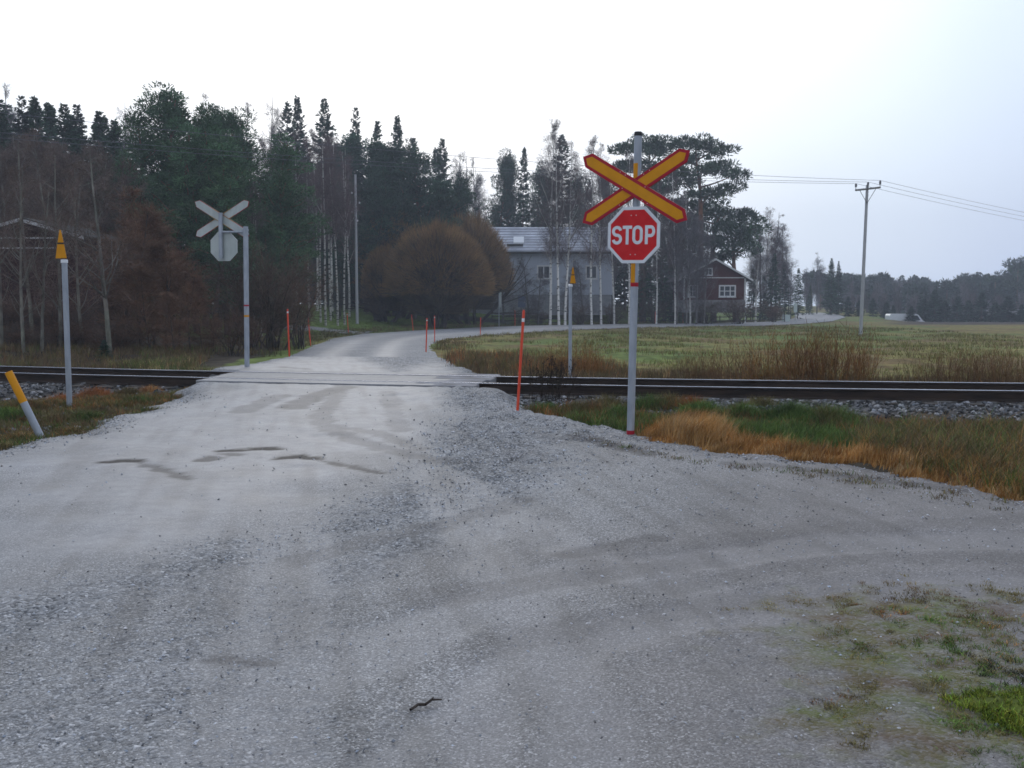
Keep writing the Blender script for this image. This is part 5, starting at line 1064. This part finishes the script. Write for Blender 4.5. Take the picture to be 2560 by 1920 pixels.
C=scat([(-1.5,30),(1,24),(21,20),(30,40),(34,90),(22,104),(2,82),(-3,66),(-4,52),(-2.4,40)],9000,px=False); C=C[snoise(C[:,0],C[:,1],3.5,6,21)+.5*snoise(C[:,0],C[:,1],11,5,2)>-.15]; C=C[ground_zone_sd(C[:,0],C[:,1])<-.1]; tufts(g,C,8,rng.uniform(.06,.26,len(C)),.22,.35,np.repeat(.004+C[:,1]*.00016,8),[(.23,.205,.065),(.18,.19,.05),(.19,.145,.06),(.15,.18,.045),(.26,.22,.09)])
edge=np.array(RR[1:14]); E=resample(edge,900); E=E+rng.normal(0,.5,E.shape)+A(.7,-.7); C=np.stack([E[:,0],E[:,1],Hg(E[:,0],E[:,1])],1); C=C[ground_zone_sd(C[:,0],C[:,1])<-.4]; tufts(g,C,14,rng.uniform(.04,.13,len(C))*np.interp(C[:,1],[35,60],[2.5,1]),.15,.25,.010,BRN+OLV+TAN[3:])
tag(build('field_grass',g,M_grass),'patchy yellow green grass of the open field',kind='stuff')
g=G(); edge=np.array(RL[1:13]); E=resample(edge,1300); dn=norm(np.gradient(E,axis=0)); E=E+np.stack([-dn[:,1],dn[:,0]],1)*rng.uniform(.3,4,(len(E),1))
C=np.stack([E[:,0],E[:,1],Hg(E[:,0],E[:,1])],1); C=C[ground_zone_sd(C[:,0],C[:,1])<-.15]; tufts(g,C,14,rng.uniform(.08,.32,len(C)),.2,.3,np.repeat(.004+C[:,1]*.00012,14),OLV*2+BRN+GRN)
C=scat([(-10,62),(-24,66),(-22,90),(0,106),(14,116),(14,112),(0,100),(-7,80)],2600,px=False); C=C[ground_zone_sd(C[:,0],C[:,1])<-.3]; tufts(g,C,10,rng.uniform(.05,.12,len(C)),.25,.4,.013,[(.12,.18,.035),(.10,.155,.035),(.15,.17,.045)])
tag(build('lawn_grass',g,M_grass),'green lawn and rough roadside grass beyond the road',kind='stuff')
g=G()                                              # moss and weeds on the gravel, bottom right
mp=[(735,612,14,.02,OLV+RUS[1:]),(772,609,10,.018,OLV),(850,606,22,.03,BRN+OLV),(800,602,16,.02,RUS[1:]+OLV),(915,603,40,.05,OLV+BRN),(880,615,26,.035,OLV+RUS[1:]),(960,610,30,.04,BRN),(1010,598,22,.04,OLV),(845,640,24,.03,OLV+GRN),(890,640,28,.035,RUS[1:]+OLV),(865,655,22,.03,OLV),(820,690,24,.025,OLV+BRN),(835,704,26,.03,OLV+RUS[1:]),(940,632,36,.05,GRN+RUS[1:]),(985,640,50,.06,GRN+OLV+TAN[:1]),(960,660,40,.05,OLV+GRN),(1000,662,40,.06,RUS[1:]+OLV+GRN),(985,712,26,.05,GRN+OLV),(1000,735,30,.05,GRN+OLV),(1020,700,24,.06,GRN+[(.14,.165,.032)]),(960,725,24,.04,OLV+GRN),(1020,630,30,.06,GRN+OLV),(930,690,40,.04,OLV),(985,690,36,.05,GRN+OLV),(880,700,30,.025,OLV),(860,740,30,.025,OLV),(1000,755,36,.05,GRN+OLV),(900,670,24,.03,OLV),(1015,675,34,.07,[(.012,.014,.009),(.02,.022,.012)])]
for px,py,wpx,h_,cl in mp:
    c=at(px,py); n=int(8+wpx*1.6); q=c[1]/F; n=int(n*1.7); C=c+np.stack([rng.normal(0,wpx*q*.62,n),rng.normal(0,wpx*q*1.05,n),np.zeros(n)],1); kp=snoise(C[:,0],C[:,1],.10,6,17)>-.1; C=C[kp]; n=len(C); C[:,2]=H(C[:,0],C[:,1])-.004; tufts(g,C,15,h_*.5*rng.uniform(.2,1,n),.016,.9,.0017,[tuple(np.array(q)*1.45) for q in cl])
C=off(scat([(560,430),(600,440),(650,450),(700,462),(800,468),(900,480),(1020,505),(1010,515),(880,490),(780,474),(690,464),(620,450)],130,H),9); tufts(g,C,12,rng.uniform(.01,.05,len(C)),.04,.6,.003,BRN+OLV+GRN[:1])
tag(build('moss_and_weeds',g,M_grass),'tufts of moss and weeds growing on the gravel at the bottom right',kind='stuff')
b=at(1016,716); r=empty('moss_cushion',tuple(b),'bright yellow green moss cushion in the bottom right corner','moss'); g=G()
n=5200; a_=rng.uniform(0,6.28,n); rr=np.sqrt(rng.random(n)); wob=1+.22*np.sin(3*a_)+.12*np.sin(7*a_+1); X=np.cos(a_)*rr*.21*wob; Y=np.sin(a_)*rr*.23*wob; Z=.045*(1-rr**2)+.016*snoise(X,Y,.05,5)
g.blades(np.stack([X,Y,Z-.012],1),rng.uniform(.008,.03,n),rng.normal(0,.8,(n,2)),.0018,jc((.19,.235,.032),n,.5)); 
build('moss_shoots',g,M_grass,r); g=G(); k=24; rs=np.linspace(.001,1,12); th=np.linspace(0,2*math.pi,k,endpoint=False); V=[(math.cos(t)*q*.19*(1+.22*math.sin(3*t)+.12*math.sin(7*t+1)),math.sin(t)*q*.21*(1+.22*math.sin(3*t)+.12*math.sin(7*t+1)),.055*(1-q*q)-.01-.03*(q>.99)) for q in rs for t in th]
g.add(V,[(i*k+j,i*k+(j+1)%k,(i+1)*k+(j+1)%k,(i+1)*k+j) for i in range(11) for j in range(k)],(.10,.13,.015)); build('moss_body',g,M_grass,r,smooth=True)

# ------------------------------------------------------------------ damp air
hz_=bpy.data.materials.new('haze'); hz_.use_nodes=True; n=hz_.node_tree.nodes; n.remove(n['Principled BSDF']); v=n.new('ShaderNodeVolumePrincipled'); v.inputs['Color'].default_value=(.80,.88,1,1); v.inputs['Density'].default_value=.0011; v.inputs['Anisotropy'].default_value=.2
hz_.node_tree.links.new(v.outputs[0],n['Material Output'].inputs['Volume'])
g=G(); g.box(-330,450,-55,470,-8,42); o=tag(build('haze',g,hz_),'thin moist haze in the air',kind='stuff')
